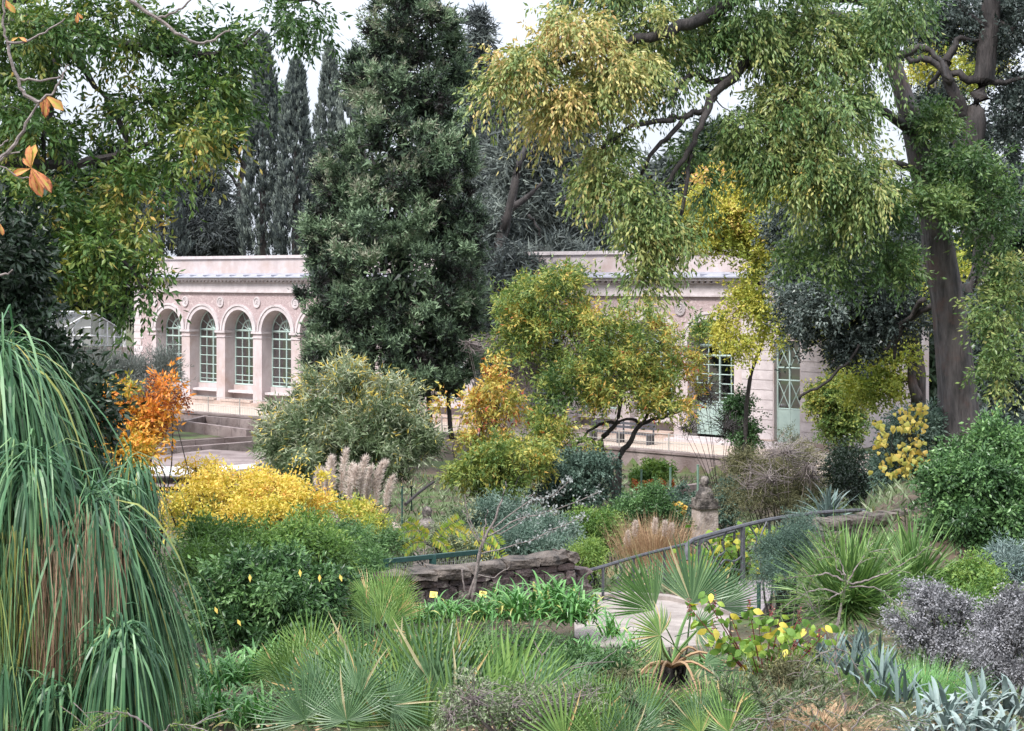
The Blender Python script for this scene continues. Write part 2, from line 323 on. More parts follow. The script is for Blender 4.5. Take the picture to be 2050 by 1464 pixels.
def blades(B, O, D, L, Wd, droop, seg=4, tint=.5, tv=.08, twist=0, taper=1.2, w0=.5):
    n = len(O); L = np.broadcast_to(L, (n,)); Wd = np.broadcast_to(Wd, (n,)); droop = np.broadcast_to(droop, (n,)); p = O.copy(); rows = []
    side = nrm(np.cross(D, np.array((0, 0, 1.)) + rng.normal(0, .15, (n, 3)))); 
    if twist: side = nrm(side + rdir(n)*twist)
    for i in range(seg + 1):
        t = i / seg
        wd = Wd * (w0 + (1 - w0)*min(1, t*4)) * (1 - t**taper*.97)
        rows.append(np.stack([p - side*(wd*.5)[:, None], p + side*(wd*.5)[:, None]], 1))
        d = D + np.array((0, 0, -1.)) * (droop * (t + .5/seg))[:, None]
        p = p + nrm(d) * (L/seg)[:, None]
    v = np.stack(rows, 1).reshape(n, -1, 3); base = np.arange(n)[:, None, None] * (seg+1)*2
    q = np.array([(2*i, 2*i+1, 2*i+3, 2*i+2) for i in range(seg)])[None] + base
    ti = np.clip(np.broadcast_to(tint, (n,)) + rng.normal(0, tv, n), 0, 1)
    B.add(v.reshape(-1, 3), q.reshape(-1, 4), tint=np.repeat(ti, seg))
def limb(B, pts, r0, r1, sides=7, wob=.0, sub=4, tint=.5):
    pts = np.asarray(pts, float)
    if len(pts) > 2 or sub > 1:
        t = np.linspace(0, len(pts)-1, (len(pts)-1)*sub + 1); o = []
        for x in t:
            i = min(int(x), len(pts)-2); f = x - i
            p0 = pts[max(i-1, 0)]; p1 = pts[i]; p2 = pts[i+1]; p3 = pts[min(i+2, len(pts)-1)]
            o.append(.5*((2*p1) + (p2-p0)*f + (2*p0-5*p1+4*p2-p3)*f*f + (3*p1-p0-3*p2+p3)*f**3))
        pts = np.array(o)
    if wob: pts[1:-1] += rng.normal(0, wob, pts[1:-1].shape)
    B.tube(pts, np.linspace(r0, r1, len(pts)), sides, tint)
    return pts
def twigs(S, C, anchors, r0=.03, r1=.008, k=None, sag=.15, wob=.05, sides=4):
    """thin branches that grow out from the limbs, each clump joining the nearest wood already there"""
    A = list(np.asarray(anchors)); C = np.asarray(C)
    if k is not None and k < len(C): C = C[rng.choice(len(C), k, replace=False)]
    A0 = np.array(A); dist = np.array([np.min(np.linalg.norm(A0 - c, axis=1)) for c in C]); buf = np.zeros((len(A) + 5*len(C), 3)); buf[:len(A)] = A0; n = len(A)
    gen = np.zeros(len(buf))
    for i in np.argsort(dist):
        c = C[i]; d = np.linalg.norm(buf[:n] - c, axis=1); j = int(np.argmin(d)); a = buf[j]; h = d[j]; g = gen[j] + 1
        if h < .05: continue
        f = np.array((.25, .5, .75))[:, None]; bend = rng.normal(0, wob*h*1.6, 3); mid = a*(1-f) + c*f + np.sin(f*np.pi)*bend + rng.normal(0, wob*h*.5, (3, 3)); mid[:, 2] += (np.sin(f*np.pi)*sag*h)[:, 0]
        pts = np.concatenate([[a], mid, [c]]); ra = max(r1, r0*.75**(g-1)*min(1.3, .5 + h*.3)); S.tube(pts, np.linspace(ra, r1, 5), sides, cap=False)
        buf[n:n+4] = pts[1:]; gen[n:n+4] = g + np.array((0, .3, .6, 1)); n += 4
def bush(name, label, cat, bx, Y, blobs, mat, ll, lw, sl, m, n, cl, cr, group=None, stems=24, sr=.02, smat='bark', leafname='foliage', **kw):
    """a shrub whose foot stands on the ground below pixel column bx at distance Y"""
    x = (bx - CX) * Y / F; z = float(H(x, Y)); base = np.array((x, Y, z))
    t = thing(name, label, cat, base, group)
    B = MB(); C = crown(B, blobs, ll, lw, sl, m, n, cl, cr, **kw); B.build(leafname, M[mat], t)
    S = MB(); trunk = [base - (0, 0, .1), base + (0, 0, .15)]
    for i in (rng.choice(len(C), min(stems, len(C)), replace=False)):
        c = C[i]; b = base + np.array((rng.normal(0, .1), rng.normal(0, .1), -.05))
        mid = b*.5 + c*.5 + rng.normal(0, .08, 3)*np.linalg.norm(c-b); mid[2] += .1*np.linalg.norm(c-b)
        limb(S, [b, mid, c], sr, sr*.3, 5, sub=3)
    S.build('stem', M[smat], t)
    return t, C
exec_parts = []
# ------------------------------------------------------------------ the ground
gx = np.concatenate([np.linspace(-400, -45, 12), np.linspace(-40, 40, 161), np.linspace(45, 400, 12)])
gy = np.concatenate([np.linspace(-30, 6, 8), np.linspace(8, 100, 185), np.linspace(105, 900, 14)])
XX, YY = np.meshgrid(gx, gy); ZZ = H(XX, YY)
nearm = (YY < 60) & (YY > 5)
ZZ = ZZ + nearm * rng.normal(0, .025, ZZ.shape)
v = np.stack([XX, YY, ZZ], -1).reshape(-1, 3); nx = len(gx)
ii, jj = np.meshgrid(np.arange(len(gy)-1), np.arange(nx-1), indexing='ij'); a = (ii*nx + jj).ravel()
B = MB(); B.add(v, np.stack([a, a+1, a+nx+1, a+nx], 1)); struct(B.build('ground', M['ground'], smooth=True))
def FP(s, d, z): return WREF + U*s + N*d + np.array((0, 0, TZ + z))    # facade coordinates: along, outward, up
def strip(B, pts_a, pts_b, tint=.5):
    a = np.asarray(pts_a); b = np.asarray(pts_b); n = len(a)
    B.add(np.concatenate([a, b]), [(i, i+1, n+i+1, n+i) for i in range(n-1)], tint=tint)
AX = np.array([U, N, (0, 0, 1)])
def fbox(B, s0, s1, d0, d1, z0, z1, tint=.5): B.box(FP((s0+s1)/2, (d0+d1)/2, (z0+z1)/2), ((s1-s0)/2, (d1-d0)/2, (z1-z0)/2), AX, tint)
B = MB(); strip(B, [FP(-30, -.2, .01), FP(45, -.2, .01)], [FP(-30, 4.18, .01), FP(45, 4.18, .01)]); struct(B.build('terrace', M['sand']))
B = MB()
fbox(B, -14, 42, 4.1, 4.4, -1.3, -.05); o = B.build('retaining_wall', M['bedst']); tag(o, 'long low dark retaining wall below the sandy terrace', 'wall')
B = MB()
for s in np.arange(-14, 42, 1.2): fbox(B, s, s+1.185, 4.06, 4.46, -.05, .04, rng.uniform())
o2 = B.build('coping', M['bedst'], None); o2.parent = o
# pale path by the bridge
B = MB()
pp = [(1150, 23.3, 20.4), (1190, 23.9, 19.4), (1260, 24.0, 19.2), (1340, 23.7, 19.3), (1400, 23.0, 19.5), (1460, 22.2, 19.8)]
va, vb = [], []
for px, y1, y0 in pp:
    for L_, yy in ((va, y1), (vb, y0)):
        x = (px-CX)*yy/F; L_.append((x, yy, max(float(H(x, yy)), 3.2) + .07))
for i in range(len(va)): va[i] = (va[i][0], va[i][1], float(H(va[i][0], va[i][1])) + .05)
for i in range(len(vb)): vb[i] = (vb[i][0], vb[i][1], float(H(vb[i][0], vb[i][1])) + .05)
strip(B, va, vb); struct(B.build('path', M['path']))
B = MB(); strip(B, vb, [np.array(p)-(0,0,.3) for p in vb]); strip(B, [np.array(p)+(0,0,.06) for p in va], [np.array(p)+(0,.18,.06) for p in va]); strip(B, [np.array(p)+(0,0,-.1) for p in va], [np.array(p)+(0,0,.06) for p in va])
strip(B, [np.array(p)+(0,.18,-.6) for p in va], [np.array(p)+(0,.18,.06) for p in va]); struct(B.build('path_kerb', M['path']))
# sandy path on the right bank
B = MB(); strip(B, [P(1480, 900, 60.5)*(1,1,0)+(0,0,1.23), P(2300, 900, 60.5)*(1,1,0)+(0,0,1.23)], [P(1480, 950, 55)*(1,1,0)+(0,0,1.23), P(2300, 950, 55)*(1,1,0)+(0,0,1.23)]); struct(B.build('gravel_walk', M['sand']))

# ------------------------------------------------------------------ the orangery
bld = thing('orangery', 'long pale pink orangery with a row of tall round-arched windows', 'building', FP(0, 0, 0))
P0, PW = .523, 2.97; HW = 1.135; SP = 3.98; SE, WE = -7.0, 37.6; TOPW = 6.1; DP = .73
bays = [P0 + PW*(i+.5) for i in range(-2, 10)] + [31.7]
bays = sorted(b for b in set(round(b, 3) for b in bays) if b < 30.5) + [31.71]
th = np.linspace(0, math.pi, 19)
wall, jamb, band = MB(), MB(), MB()
edges = []
for c in bays:
    l, r = c - PW/2, c + PW/2
    # front piers either side of the opening (plaster) up to the springing
    for a0, a1 in ((l, c-HW), (c+HW, r)):
        Bp = MB(); strip(Bp, [FP(a0, 0, .0), FP(a1, 0, 0)], [FP(a0, 0, SP), FP(a1, 0, SP)]); Bp.build('pier', M['plaster'], bld)
    # rubble spandrel above
    arc = [(c + (HW+.3)*math.cos(t), SP + (HW+.3)*math.sin(t)) for t in th]
    top = [(max(l, min(r, c + (PW/2)*math.cos(t)*1.25)), TOPW) for t in th]
    top[0] = (r, SP); top[-1] = (l, SP); 
    A_ = [FP(s, 0, z) for s, z in arc]; T_ = [FP(s, 0, z) for s, z in top]
    strip(wall, A_, T_)
    wall.add([FP(r, 0, SP), FP(r, 0, TOPW), T_[1]], t=[(0, 1, 2)]); wall.add([FP(l, 0, SP), FP(l, 0, TOPW), T_[-2]], t=[(0, 2, 1)])
    # jambs, intrados and the recessed apron below the window
    ol = [FP(c-HW, 0, 0), FP(c-HW, 0, SP)] + [FP(c - HW*math.cos(t), 0, SP + HW*math.sin(t)) for t in th[1:]] + [FP(c+HW, 0, 0)]
    il = [p - N*DP*1.25 for p in ol]
    strip(jamb, ol, il)
    if c < 30: 
        strip(jamb, [FP(c-HW, -DP+.12, 0), FP(c+HW, -DP+.12, 0)], [FP(c-HW, -DP+.12, 1.05), FP(c+HW, -DP+.12, 1.05)])
        fbox(jamb, c-HW, c+HW, -DP-.2, -DP+.115, .95, 1.05)
# ends
fbox(wall, SE+.62, bays[0]-PW/2, -.4, 0, 0, TOPW); fbox(band, SE, SE+.62, -.5, .02, 0, TOPW); band.build('wall', M['plaster'], bld); band = MB()
fbox(band, bays[-1]+PW/2, 34.72, -.6, .0, 0, TOPW); band.build('wall', M['plaster'], bld); band = MB(); fbox(band, 35.9, WE, -.6, .0, 0, TOPW)
fbox(band, 34.72, 35.9, -.6, .0, 4.3, TOPW)
# end walls, back wall, roof
band.build('wall', M['plaster'], bld); band = MB()
fbox(band, SE, SE+.3, -8, -.5, 0, 7.9); band.build('end_wall', M['plaster'], bld); band = MB(); fbox(band, WE-.3, WE, -8, -.6, 0, 7.9)
wall.build('rubble_wall', M['rubble'], bld); band.build('end_wall', M['plaster'], bld); jamb.build('reveal', M['plaster'], bld)
B = MB(); fbox(B, SE+.3, WE-.3, -7.9, -7.6, 0, 6.9); fbox(B, SE+.3, WE-.3, -7.6, -1.0, 0, .05); B.build('interior', M['inside'], bld)
B = MB(); fbox(B, SE, WE, -8, -.02, 6.86, 6.9); B.build('roof', M['zinc'], bld)
B = MB(); fbox(B, SE-.02, WE+.02, -.3, .09, TOPW, 6.55); fbox(B, SE-.04, WE+.04, -.3, .15, TOPW-.07, TOPW+.0)
B.build('frieze', M['stonew'], bld)
B = MB(); fbox(B, SE-.1, WE+.1, -.3, .2, 6.552, 6.6); fbox(B, SE-.2, WE+.2, -.3, .38, 6.68, 6.78); fbox(B, SE-.25, WE+.25, -.3, .46, 6.782, 6.86); B.build('cornice', M['stonew'], bld)
B = MB()
pr = [FP(SE-.3, .5, 6.862), FP(WE+.3, .5, 6.862)]; p2 = [FP(SE-.3, -.5, 7.06), FP(WE+.3, -.5, 7.06)]
strip(B, pr, p2); strip(B, [p-(0,0,.05) for p in pr], pr)
for s in np.arange(SE, WE, 1.1): fbox(B, s, s+.03, -.45, .48, 6.9, 6.97)
B.build('cornice_flashing', M['zinc'], bld)
B = MB(); fbox(B, SE+.3, WE-.3, -1.0, -.5, 6.9, 7.84); B.build('parapet', M['plaster'], bld)
B = MB(); fbox(B, SE+.2, WE-.2, -1.1, -.4, 7.842, 8.0); B.build('parapet_cap', M['stonew'], bld)
B = MB(); 
for s in np.arange(SE, WE, .3): fbox(B, s, s+.15, -.1, .3, 6.602, 6.678)
stuff(B.build('dentils', M['stonew'], bld))
# archivolts, imposts, ledges, medallions
def sharc(c, r0, r1, d, dz=0):
    B = MB(); f = lambda r, dd: [FP(c + r*math.cos(t), dd, SP + r*math.sin(t)) for t in th]
    strip(B, f(r1, d), f(r0, d)); strip(B, f(r1, -.01), f(r1, d)); strip(B, f(r0, d), f(r0, -.01)); return B
me1 = me2 = None
def fpiece(name, builder, c, mat, parent=bld, cache={}):
    key = name
    if key not in cache:
        Bq = builder(0.0); m = Bq.mesh(name, WREF + np.array((0, 0, TZ))); m.materials.append(mat); cache[key] = m
    return piece(name, cache[key], Matrix.Translation(Vector(WREF + np.array((0, 0, TZ)) + U*c)), parent)
def arch_b(c):
    B = sharc(c, HW, HW+.22, .06); B2 = sharc(c, HW+.221, HW+.31, .1)
    for k in ('v', 'q', 't', 'qt', 'tt'):
        pass
    for vv, qq, tt in zip(B2.v, B2.q, B2.qt): B.add(vv, np.asarray(qq) - np.asarray(qq).min(), tint=tt)
    return B
def arch_b(c):
    B = MB(); f = lambda r, dd: [FP(c + r*math.cos(t), dd, SP + r*math.sin(t)) for t in th]
    for r0, r1, d in ((HW, HW+.2, .05), (HW+.2, HW+.31, .1)):
        strip(B, f(r1, d), f(r0, d)); strip(B, f(r1, -.01), f(r1, d)); strip(B, f(r0, d), f(r0, -.01))
    return B
def imp_b(c):
    B = MB(); w2 = (PW-2*HW)/2
    fbox(B, c-w2-.07, c+w2+.07, -.6, .09, SP-.12, SP-.002); fbox(B, c-w2-.03, c+w2+.03, -.6, .05, SP-.36, SP-.3); return B
def sill_b(c): B = MB(); fbox(B, c-HW+.03, c+HW-.03, -DP, -.18, .66, .78); return B
def sill2_b(c): B = MB(); fbox(B, c-HW-.25, c+HW-.1, -DP, .12, .2, .3); return B
def med_b(c):
    B = MB(); n = 20; a = np.linspace(0, 2*np.pi, n+1)
    ring = lambda r, d: [FP(c + r*math.cos(t), d, 5.52 + r*1.08*math.sin(t)) for t in a]
    strip(B, ring(.27, 0), ring(.27, .07)); strip(B, ring(.27, .07), ring(.2, .07)); strip(B, ring(.2, .07), ring(.2, .035)); strip(B, ring(.2, .035), ring(.001, .035)); return B
for c in bays:
    fpiece('archivolt', arch_b, c, M['stonew'])
    if c < 30: fpiece('sill', sill_b, c, M['stonew']); fpiece('ledge', sill2_b, c, M['plinth'])
pil = [bays[0]-PW/2] + [c+PW/2 for c in bays if c < 30] + [bays[-1]-PW/2]
for i, c in enumerate(sorted(set(round(x, 2) for x in pil))):
    fpiece('impost', imp_b, c, M['stonew'])
# relief numerals and letters on the medallions: strokes in a unit square
GLY = {'2': [[(-.5,.5),(-.1,.8),(.4,.6),(.4,.2),(-.5,-.7),(.6,-.7)]], 'II': [[(-.35,.7),(-.35,-.7)],[(.0,.7),(.0,-.7)],[(.35,.7),(.35,-.7)],[(-.6,.75),(.6,.75)],[(-.6,-.75),(.6,-.75)]],
       'A': [[(-.5,-.7),(0,.75),(.5,-.7)],[(-.3,-.1),(.35,-.1)],[(.1,.3),(.6,.3)]], '3': [[(-.4,.7),(.4,.6),(.3,.1),(-.1,.05),(.4,-.1),(.4,-.6),(-.45,-.7)]], 'D': [[(-.2,.7),(-.2,-.7),(.3,-.6),(.5,0),(.3,.6),(-.2,.7)],[(-.55,.6),(-.55,-.6)]], '0': []}
gl = ['0', '2', 'II', 'A', '3', 'II', '2', 'A', 'II', '3', 'D', 'D', '2']
for i, c in enumerate([-5.15] + pil[1:]):
    o = fpiece('medallion', med_b, c, M['stonew'])
    st = GLY[gl[i % len(gl)]]
    if st:
        B = MB()
        for s_ in st:
            pts = [FP(c + x*.16, .05, 5.52 + z*.16) for x, z in s_]
            for p, q in zip(pts[:-1], pts[1:]): B.tube([p, q], .022, 5)
        B.build('relief', M['stonew'], o)
# quoins left and rustication right
def quoin_b(w_, h_=.36):
    def f(c): B = MB(); fbox(B, c, c+w_, -.3, .035, 0, h_-.025); return B
    return f
for i in range(15):
    w_ = .62 if i % 2 else .82
    m = quoin_b(w_)(0.0).mesh('quoin', WREF + np.array((0, 0, TZ))) if i < 2 else qm[i % 2]
    if i < 2:
        m.materials.append(M['stonew']); qm = {0: m} if i == 0 else {**qm, 1: m}
    piece('quoin', m, Matrix.Translation(Vector(FP(SE-.03, 0, .35 + i*.38))), bld)
rus = []
for (a0, a1) in ((33.22, 34.68), (35.94, 37.62)):
    Bq = MB(); fbox(Bq, a0, a1, -.3, .022, 0, .375); m = Bq.mesh('rusticated_block', WREF + np.array((0, 0, TZ))); m.materials.append(M['stonew'])
    for i in range(14): piece('rusticated_block', m, Matrix.Translation(Vector(WREF + np.array((0, 0, TZ + .3 + i*.4)))), bld)
# plinth
B = MB(); fbox(B, SE-.05, 30.5, -.5, .08, -.3, .2); fbox(B, 33.2, 34.75, -.5, .1, -.3, .3); fbox(B, 35.88, WE+.05, -.5, .1, -.3, .3); B.build('plinth', M['plinth'], bld)
# windows
def bar(B, s0, z0, s1, z1, w_=.035, d=.03): 
    a = FP(s0, -DP, z0); b = FP(s1, -DP, z1); B.tube([a, b], w_, 4)
def win_b(c, zb=1.07, zsp=SP):
    B = MB(); hw = HW-.02
    for s in (-hw, -hw/2, 0, hw/2, hw): bar(B, c+s, zb, c+s, zsp, .045 if abs(s) in (hw, 0) else .028)
    zs = np.linspace(zb, zsp-.42, 6)
    for z in zs: bar(B, c-hw, z, c+hw, z, .024)
    bar(B, c-hw, zb+.22, c+hw, zb+.22, .018)
    bar(B, c-hw, zsp-.42, c+hw, zsp-.42, .05); bar(B, c-hw, zsp, c+hw, zsp, .055); bar(B, c-hw, zb, c+hw, zb, .06)
    for rr, ww in ((hw, .05), (hw*.5, .05), (.1, .06)):
        pts = [FP(c + rr*math.cos(t), -DP, zsp + rr*math.sin(t)) for t in th]; B.tube(pts, ww, 4)
    for k in range(1, 6):
        t = math.pi*k/6; bar(B, c + .1*math.cos(t), zsp+.1*math.sin(t), c + hw*math.cos(t), zsp + hw*math.sin(t), .024)
    return B
hw = HW-.02; zs = np.linspace(1.07, SP-.42, 6)
pm = MB(); strip(pm, [FP(0, -DP-.01, 0), FP(hw/2, -DP-.01, 0)], [FP(0, -DP-.01, zs[1]-zs[0]), FP(hw/2, -DP-.01, zs[1]-zs[0])]); pm = pm.mesh('pane', WREF+np.array((0,0,TZ))); pm.materials.append(M['glass'])
def fanl(c):
    B = MB(); pts = [FP(c + hw*math.cos(t), -DP-.01, SP + hw*math.sin(t)) for t in th]; B.add([FP(c, -DP-.01, SP-.42)] + [FP(c+hw, -DP-.01, SP-.42)] + pts + [FP(c-hw, -DP-.01, SP-.42)], t=[(0, i, i+1) for i in range(1, len(pts)+2)]); return B
for c in bays:
    if c > 30: continue
    wo = fpiece('window', win_b, c, M['mint'])
    fpiece('fanlight_pane', fanl, c, M['glass'], wo)
    for i in range(4):
        for j in range(5):
            piece('pane', pm, Matrix.Translation(Vector(FP(c - hw + i*hw/2, 0, zs[j]))), wo)
# arched door and the narrow door on the right
c = bays[-1]
B = win_b(c, 1.6); d1 = B.build('arched_door', M['mint'], bld)
B = MB(); fbox(B, c-hw, c+hw, -DP-.03, -DP+.03, .25, 1.6); fbox(B, c-.04, c+.04, -DP+.032, -DP+.06, .25, 1.6); B.build('door_panel', M['mint'], d1)
fanl(c).build('fanlight_pane', M['glass'], d1)
B = MB(); strip(B, [FP(c-hw, -DP-.01, 1.6), FP(c+hw, -DP-.01, 1.6)], [FP(c-hw, -DP-.01, SP-.42), FP(c+hw, -DP-.01, SP-.42)]); B.build('pane', M['glass'], d1)
B = MB(); a0, a1 = 34.75, 35.87; dd = -.25
def bar2(s0, z0, s1, z1, w_=.03): B.tube([FP(s0, dd, z0), FP(s1, dd, z1)], w_, 4)
for s in (a0, (a0+a1)/2, a1): bar2(s, .1, s, 4.3, .045)
for z in (1.55, 2.7, 3.2, 4.28): bar2(a0, z, a1, z, .035)
for z0, z1 in ((1.55, 2.7), (3.2, 4.28)):
    for l, r in ((a0, (a0+a1)/2), ((a0+a1)/2, a1)): bar2(l, z0, r, z1, .02); bar2(l, z1, r, z0, .02)
d2 = B.build('narrow_door', M['mint'], bld)
B = MB(); fbox(B, a0, a1, dd-.03, dd+.02, .1, 1.53); B.build('door_panel', M['mint'], d2)
B = MB(); strip(B, [FP(a0, dd-.01, 1.55), FP(a1, dd-.01, 1.55)], [FP(a0, dd-.01, 4.28), FP(a1, dd-.01, 4.28)]); B.build('pane', M['glass'], d2)
B = MB(); fbox(B, 29.9, 36.9, .15, .75, 0, .12); fbox(B, 30.2, 36.6, .14, .45, .12, .24); B.build('step', M['stonew'], bld)
B = MB(); B.tube([FP(-2.55, .05, .95), FP(-2.55, .1, .95)], .05, 8); B.build('wall_lamp', M['iron'], bld)

# ------------------------------------------------------------------ greenhouse on its stone wall
gh = thing('greenhouse', 'small glass greenhouse with a pitched roof left of the orangery', 'greenhouse', P(185, 700, 98))
Yg = 98
def gp(px, py, dy=0): return P(px, py, Yg + dy)
B = MB()
fr = [gp(122, 690), gp(250, 694, 3), gp(250, 664, 3), gp(184, 624), gp(122, 660)]
bk = [gp(60, 688, 9), gp(60, 655, 9), gp(128, 622, 9)]
E = [(184, 624, 0, 243, 660, 3), (184, 624, 0, 110, 624, 3), (184, 624, 0, 130, 655, 0), (243, 660, 3, 243, 693, 3), (110, 690, 0, 243, 693, 3), (182, 626, 0, 182, 692, 1)]
for a in (130, 146, 164, 200, 215, 229): E.append((a, 655 if a < 182 else 626+(a-182)*.56, 0 if a < 182 else 1.5, a, 692, 0 if a < 182 else 1.5))
for a in (110, 126, 142, 158, 172): E.append((a, 624, 3, a-32 if a < 140 else a-26, 657, 0))
E += [(130, 672, 0, 182, 672, 0), (182, 672, 0, 243, 676, 3), (78, 656, 1, 182, 656, 0)]
for a in E: B.tube([gp(a[0], a[1], a[2]), gp(a[3], a[4], a[5])], .045, 4)
B.build('frame', M['gframe'], gh)
B = MB()
B.add([gp(80, 657, .1), gp(182, 657, .1), gp(184, 625, .1), gp(110, 625, 3.1)], [(0, 1, 2, 3)]); o = B.build('roof_pane', M['ghglass'], gh)
B = MB(); B.add([gp(60, 690, .1), gp(182, 692, .1), gp(182, 657, .1), gp(60, 657, .1)], [(0, 1, 2, 3)]); B.build('side_pane', M['ghglass'], gh)
B = MB(); B.add([gp(182, 692, .1), gp(243, 693, 3.1), gp(243, 660, 3.1), gp(184, 625, .1)], [(0, 1, 2, 3)]); B.build('gable_pane', M['ghglass'], gh)
B = MB(); B.tube([gp(249, 662, 2), gp(249, 696, 2)], .1, 6); B.build('drainpipe', M['pip'], gh)
B = MB(); c0 = gp(170, 720, 4); 
for i in range(6):
    for j in range(22):
        x0, x1 = 60 + j*10.3, 60 + (j+1)*10.3 - .5
        B.box(gp((x0+x1)/2 + (i % 2)*4, 699 + i*9, 1.5), ((x1-x0)/2*Yg/F, .5, 4.2*Yg/F), tint=rng.uniform(), jit=.01)
o = B.build('stone_base_wall', M['bedst']); tag(o, 'rough stone wall carrying the small greenhouse', 'wall'); 

# ------------------------------------------------------------------ terrace fences, beds
def wirefence(label, s0, s1, d, ht=.85, gap=1.0):
    t = thing('wire_fence', label, 'fence', FP((s0+s1)/2, d, 0), 'low wire fences along the terrace edge')
    for s in np.arange(s0, s1, 2.4):
        B = MB(); B.tube([FP(s, d, 0), FP(s, d, ht+.05)], .03, 5); B.build('post', M['wire'], t)
    B = MB()
    for z in (.08, ht*.5, ht): B.tube([FP(s0, d, z), FP(s1, d, z)], .012, 4)
    for s in np.arange(s0, s1, .13): B.tube([FP(s, d, .05), FP(s, d, ht)], .007, 3, cap=False)
    stuff(B.build('wire_mesh', M['wire'], t))
wirefence('low wire fence on the terrace below the four arched windows', -5, 12, 4.2)
wirefence('low wire fence in front of the arched door at the right', 20.5, 33.5, 4.2, .7)
def curb(label, pts, h, w_=.16, top=None):
    """low masonry curb; pts are (px, py) of its top edge, standing on the garden floor"""
    B = MB(); zt = top
    for (p, q) in zip(pts[:-1], pts[1:]):
        P0_, P1_ = [np.array(((a-CX)*((CZ-zt)*F/(b-HY))/F, (CZ-zt)*F/(b-HY), zt)) for a, b in (p, q)]
        d = P1_ - P0_; L_ = np.linalg.norm(d); d /= L_; s = np.array((d[1], -d[0], 0)); nb = max(1, int(L_/1.1))
        for i in range(nb):
            c = P0_ + d*(L_*(i+.5)/nb) - np.array((0, 0, h/2)); B.box(c, (L_/nb/2-.012, w_, h/2), [d, s, (0, 0, 1)], rng.uniform())
    o = B.build('bed_curb', M['bedst'], origin=None); tag(o, label, 'garden curb', 'masonry curbs round the planting beds'); return o
curb('pinkish masonry curb nearest the wire fence, behind the orange tree', [(250, 836), (330, 838), (498, 860)], .85, .12, 1.25)
curb('short diagonal masonry curb joining the fence and the pink curb', [(370, 842), (412, 832)], .6, .12, 1.3)
curb('dark long masonry curb between two beds behind the orange tree', [(200, 890), (330, 884), (505, 873)], .5, .12, .95)
curb('lower dark masonry curb along the empty bed', [(300, 898), (400, 892), (505, 884)], .7, .14, .9)
curb('masonry curb right behind the wire fence posts', [(412, 833), (520, 842)], .5, .1, 1.3)
curb('mossy curb at the edge of the red bed beside the round-headed pillar', [(1285, 982), (1400, 968)], .4, .12, 1.0)
curb('dark curb under the bare trunk of the yellow tree', [(1020, 1000), (1100, 985), (1170, 982)], .4, .12, 1.0)
for i, (x0, y0, x1, y1, x2, y2, x3, y3, lab) in enumerate([(292, 948, 400, 950, 420, 934, 300, 934, 'left pale cold frame cover board lying on the bed'), (404, 948, 515, 936, 512, 928, 425, 934, 'right pale cold frame cover board lying on the bed')]):
    z = 1.1; c4 = []
    for a, b in ((x0, y0), (x1, y1), (x2, y2), (x3, y3)): Y = (CZ-z)*F/(b-HY); c4.append(((a-CX)*Y/F, Y, z))
    B = MB(); c4 = np.array(c4); B.add(np.concatenate([c4, c4-(0, 0, .08)]), [(0,1,2,3),(4,7,6,5),(0,4,5,1),(1,5,6,2),(2,6,7,3),(3,7,4,0)]); o = B.build('cover_board', M['board']); tag(o, lab, 'cover board', 'cover boards on the cold frames')
    B = MB(); 
    for p in c4: B.box(p - (0, 0, .35), (.06, .06, .26))
    B.build('support', M['bedst'], o)
# pale gravel in the empty bed, red ground-cover, small green
def patch(name, pts, z, mat, dz=0):
    c4 = []
    for a, b in pts: Y = (CZ-z)*F/(b-HY); c4.append(((a-CX)*Y/F, Y, z))
    B = MB(); n = len(c4); cen = np.mean(c4, 0); B.add([cen]+c4, t=[(0, i+1, (i+1) % n+1) for i in range(n)]); return struct(B.build(name, mat))
patch('gravel_bed', [(290, 975), (560, 975), (560, 908), (420, 900), (300, 915)], .72, M['bedst'])
patch('soil_bed', [(300, 885), (500, 872), (498, 866), (330, 842), (250, 842), (200, 885)], .78, M['ground'])
# bench in front of the arched door
t = thing('bench', 'long low slatted bench in front of the arched door', 'bench', P(1370, 893, 65))
for i in range(3):
    B = MB(); a = FP(27.3 + i*.0, 2.7 - i*.14, .42); b = FP(30.6, 2.7 - i*.14, .42); c_ = (a+b)/2; B.box(c_, (np.linalg.norm(b-a)/2, .05, .02), AX); B.build('slat', M['iron'], t)
for i in range(2):
    B = MB(); fbox(B, 27.3, 30.6, 2.3, 2.33, .6 + i*.15, .7 + i*.15); B.build('slat', M['iron'], t)
for s in (27.5, 28.9, 30.4):
    B = MB(); fbox(B, s, s+.06, 2.34, 2.75, 0, .4); fbox(B, s, s+.06, 2.26, 2.3, 0, .88); B.build('leg', M['iron'], t)
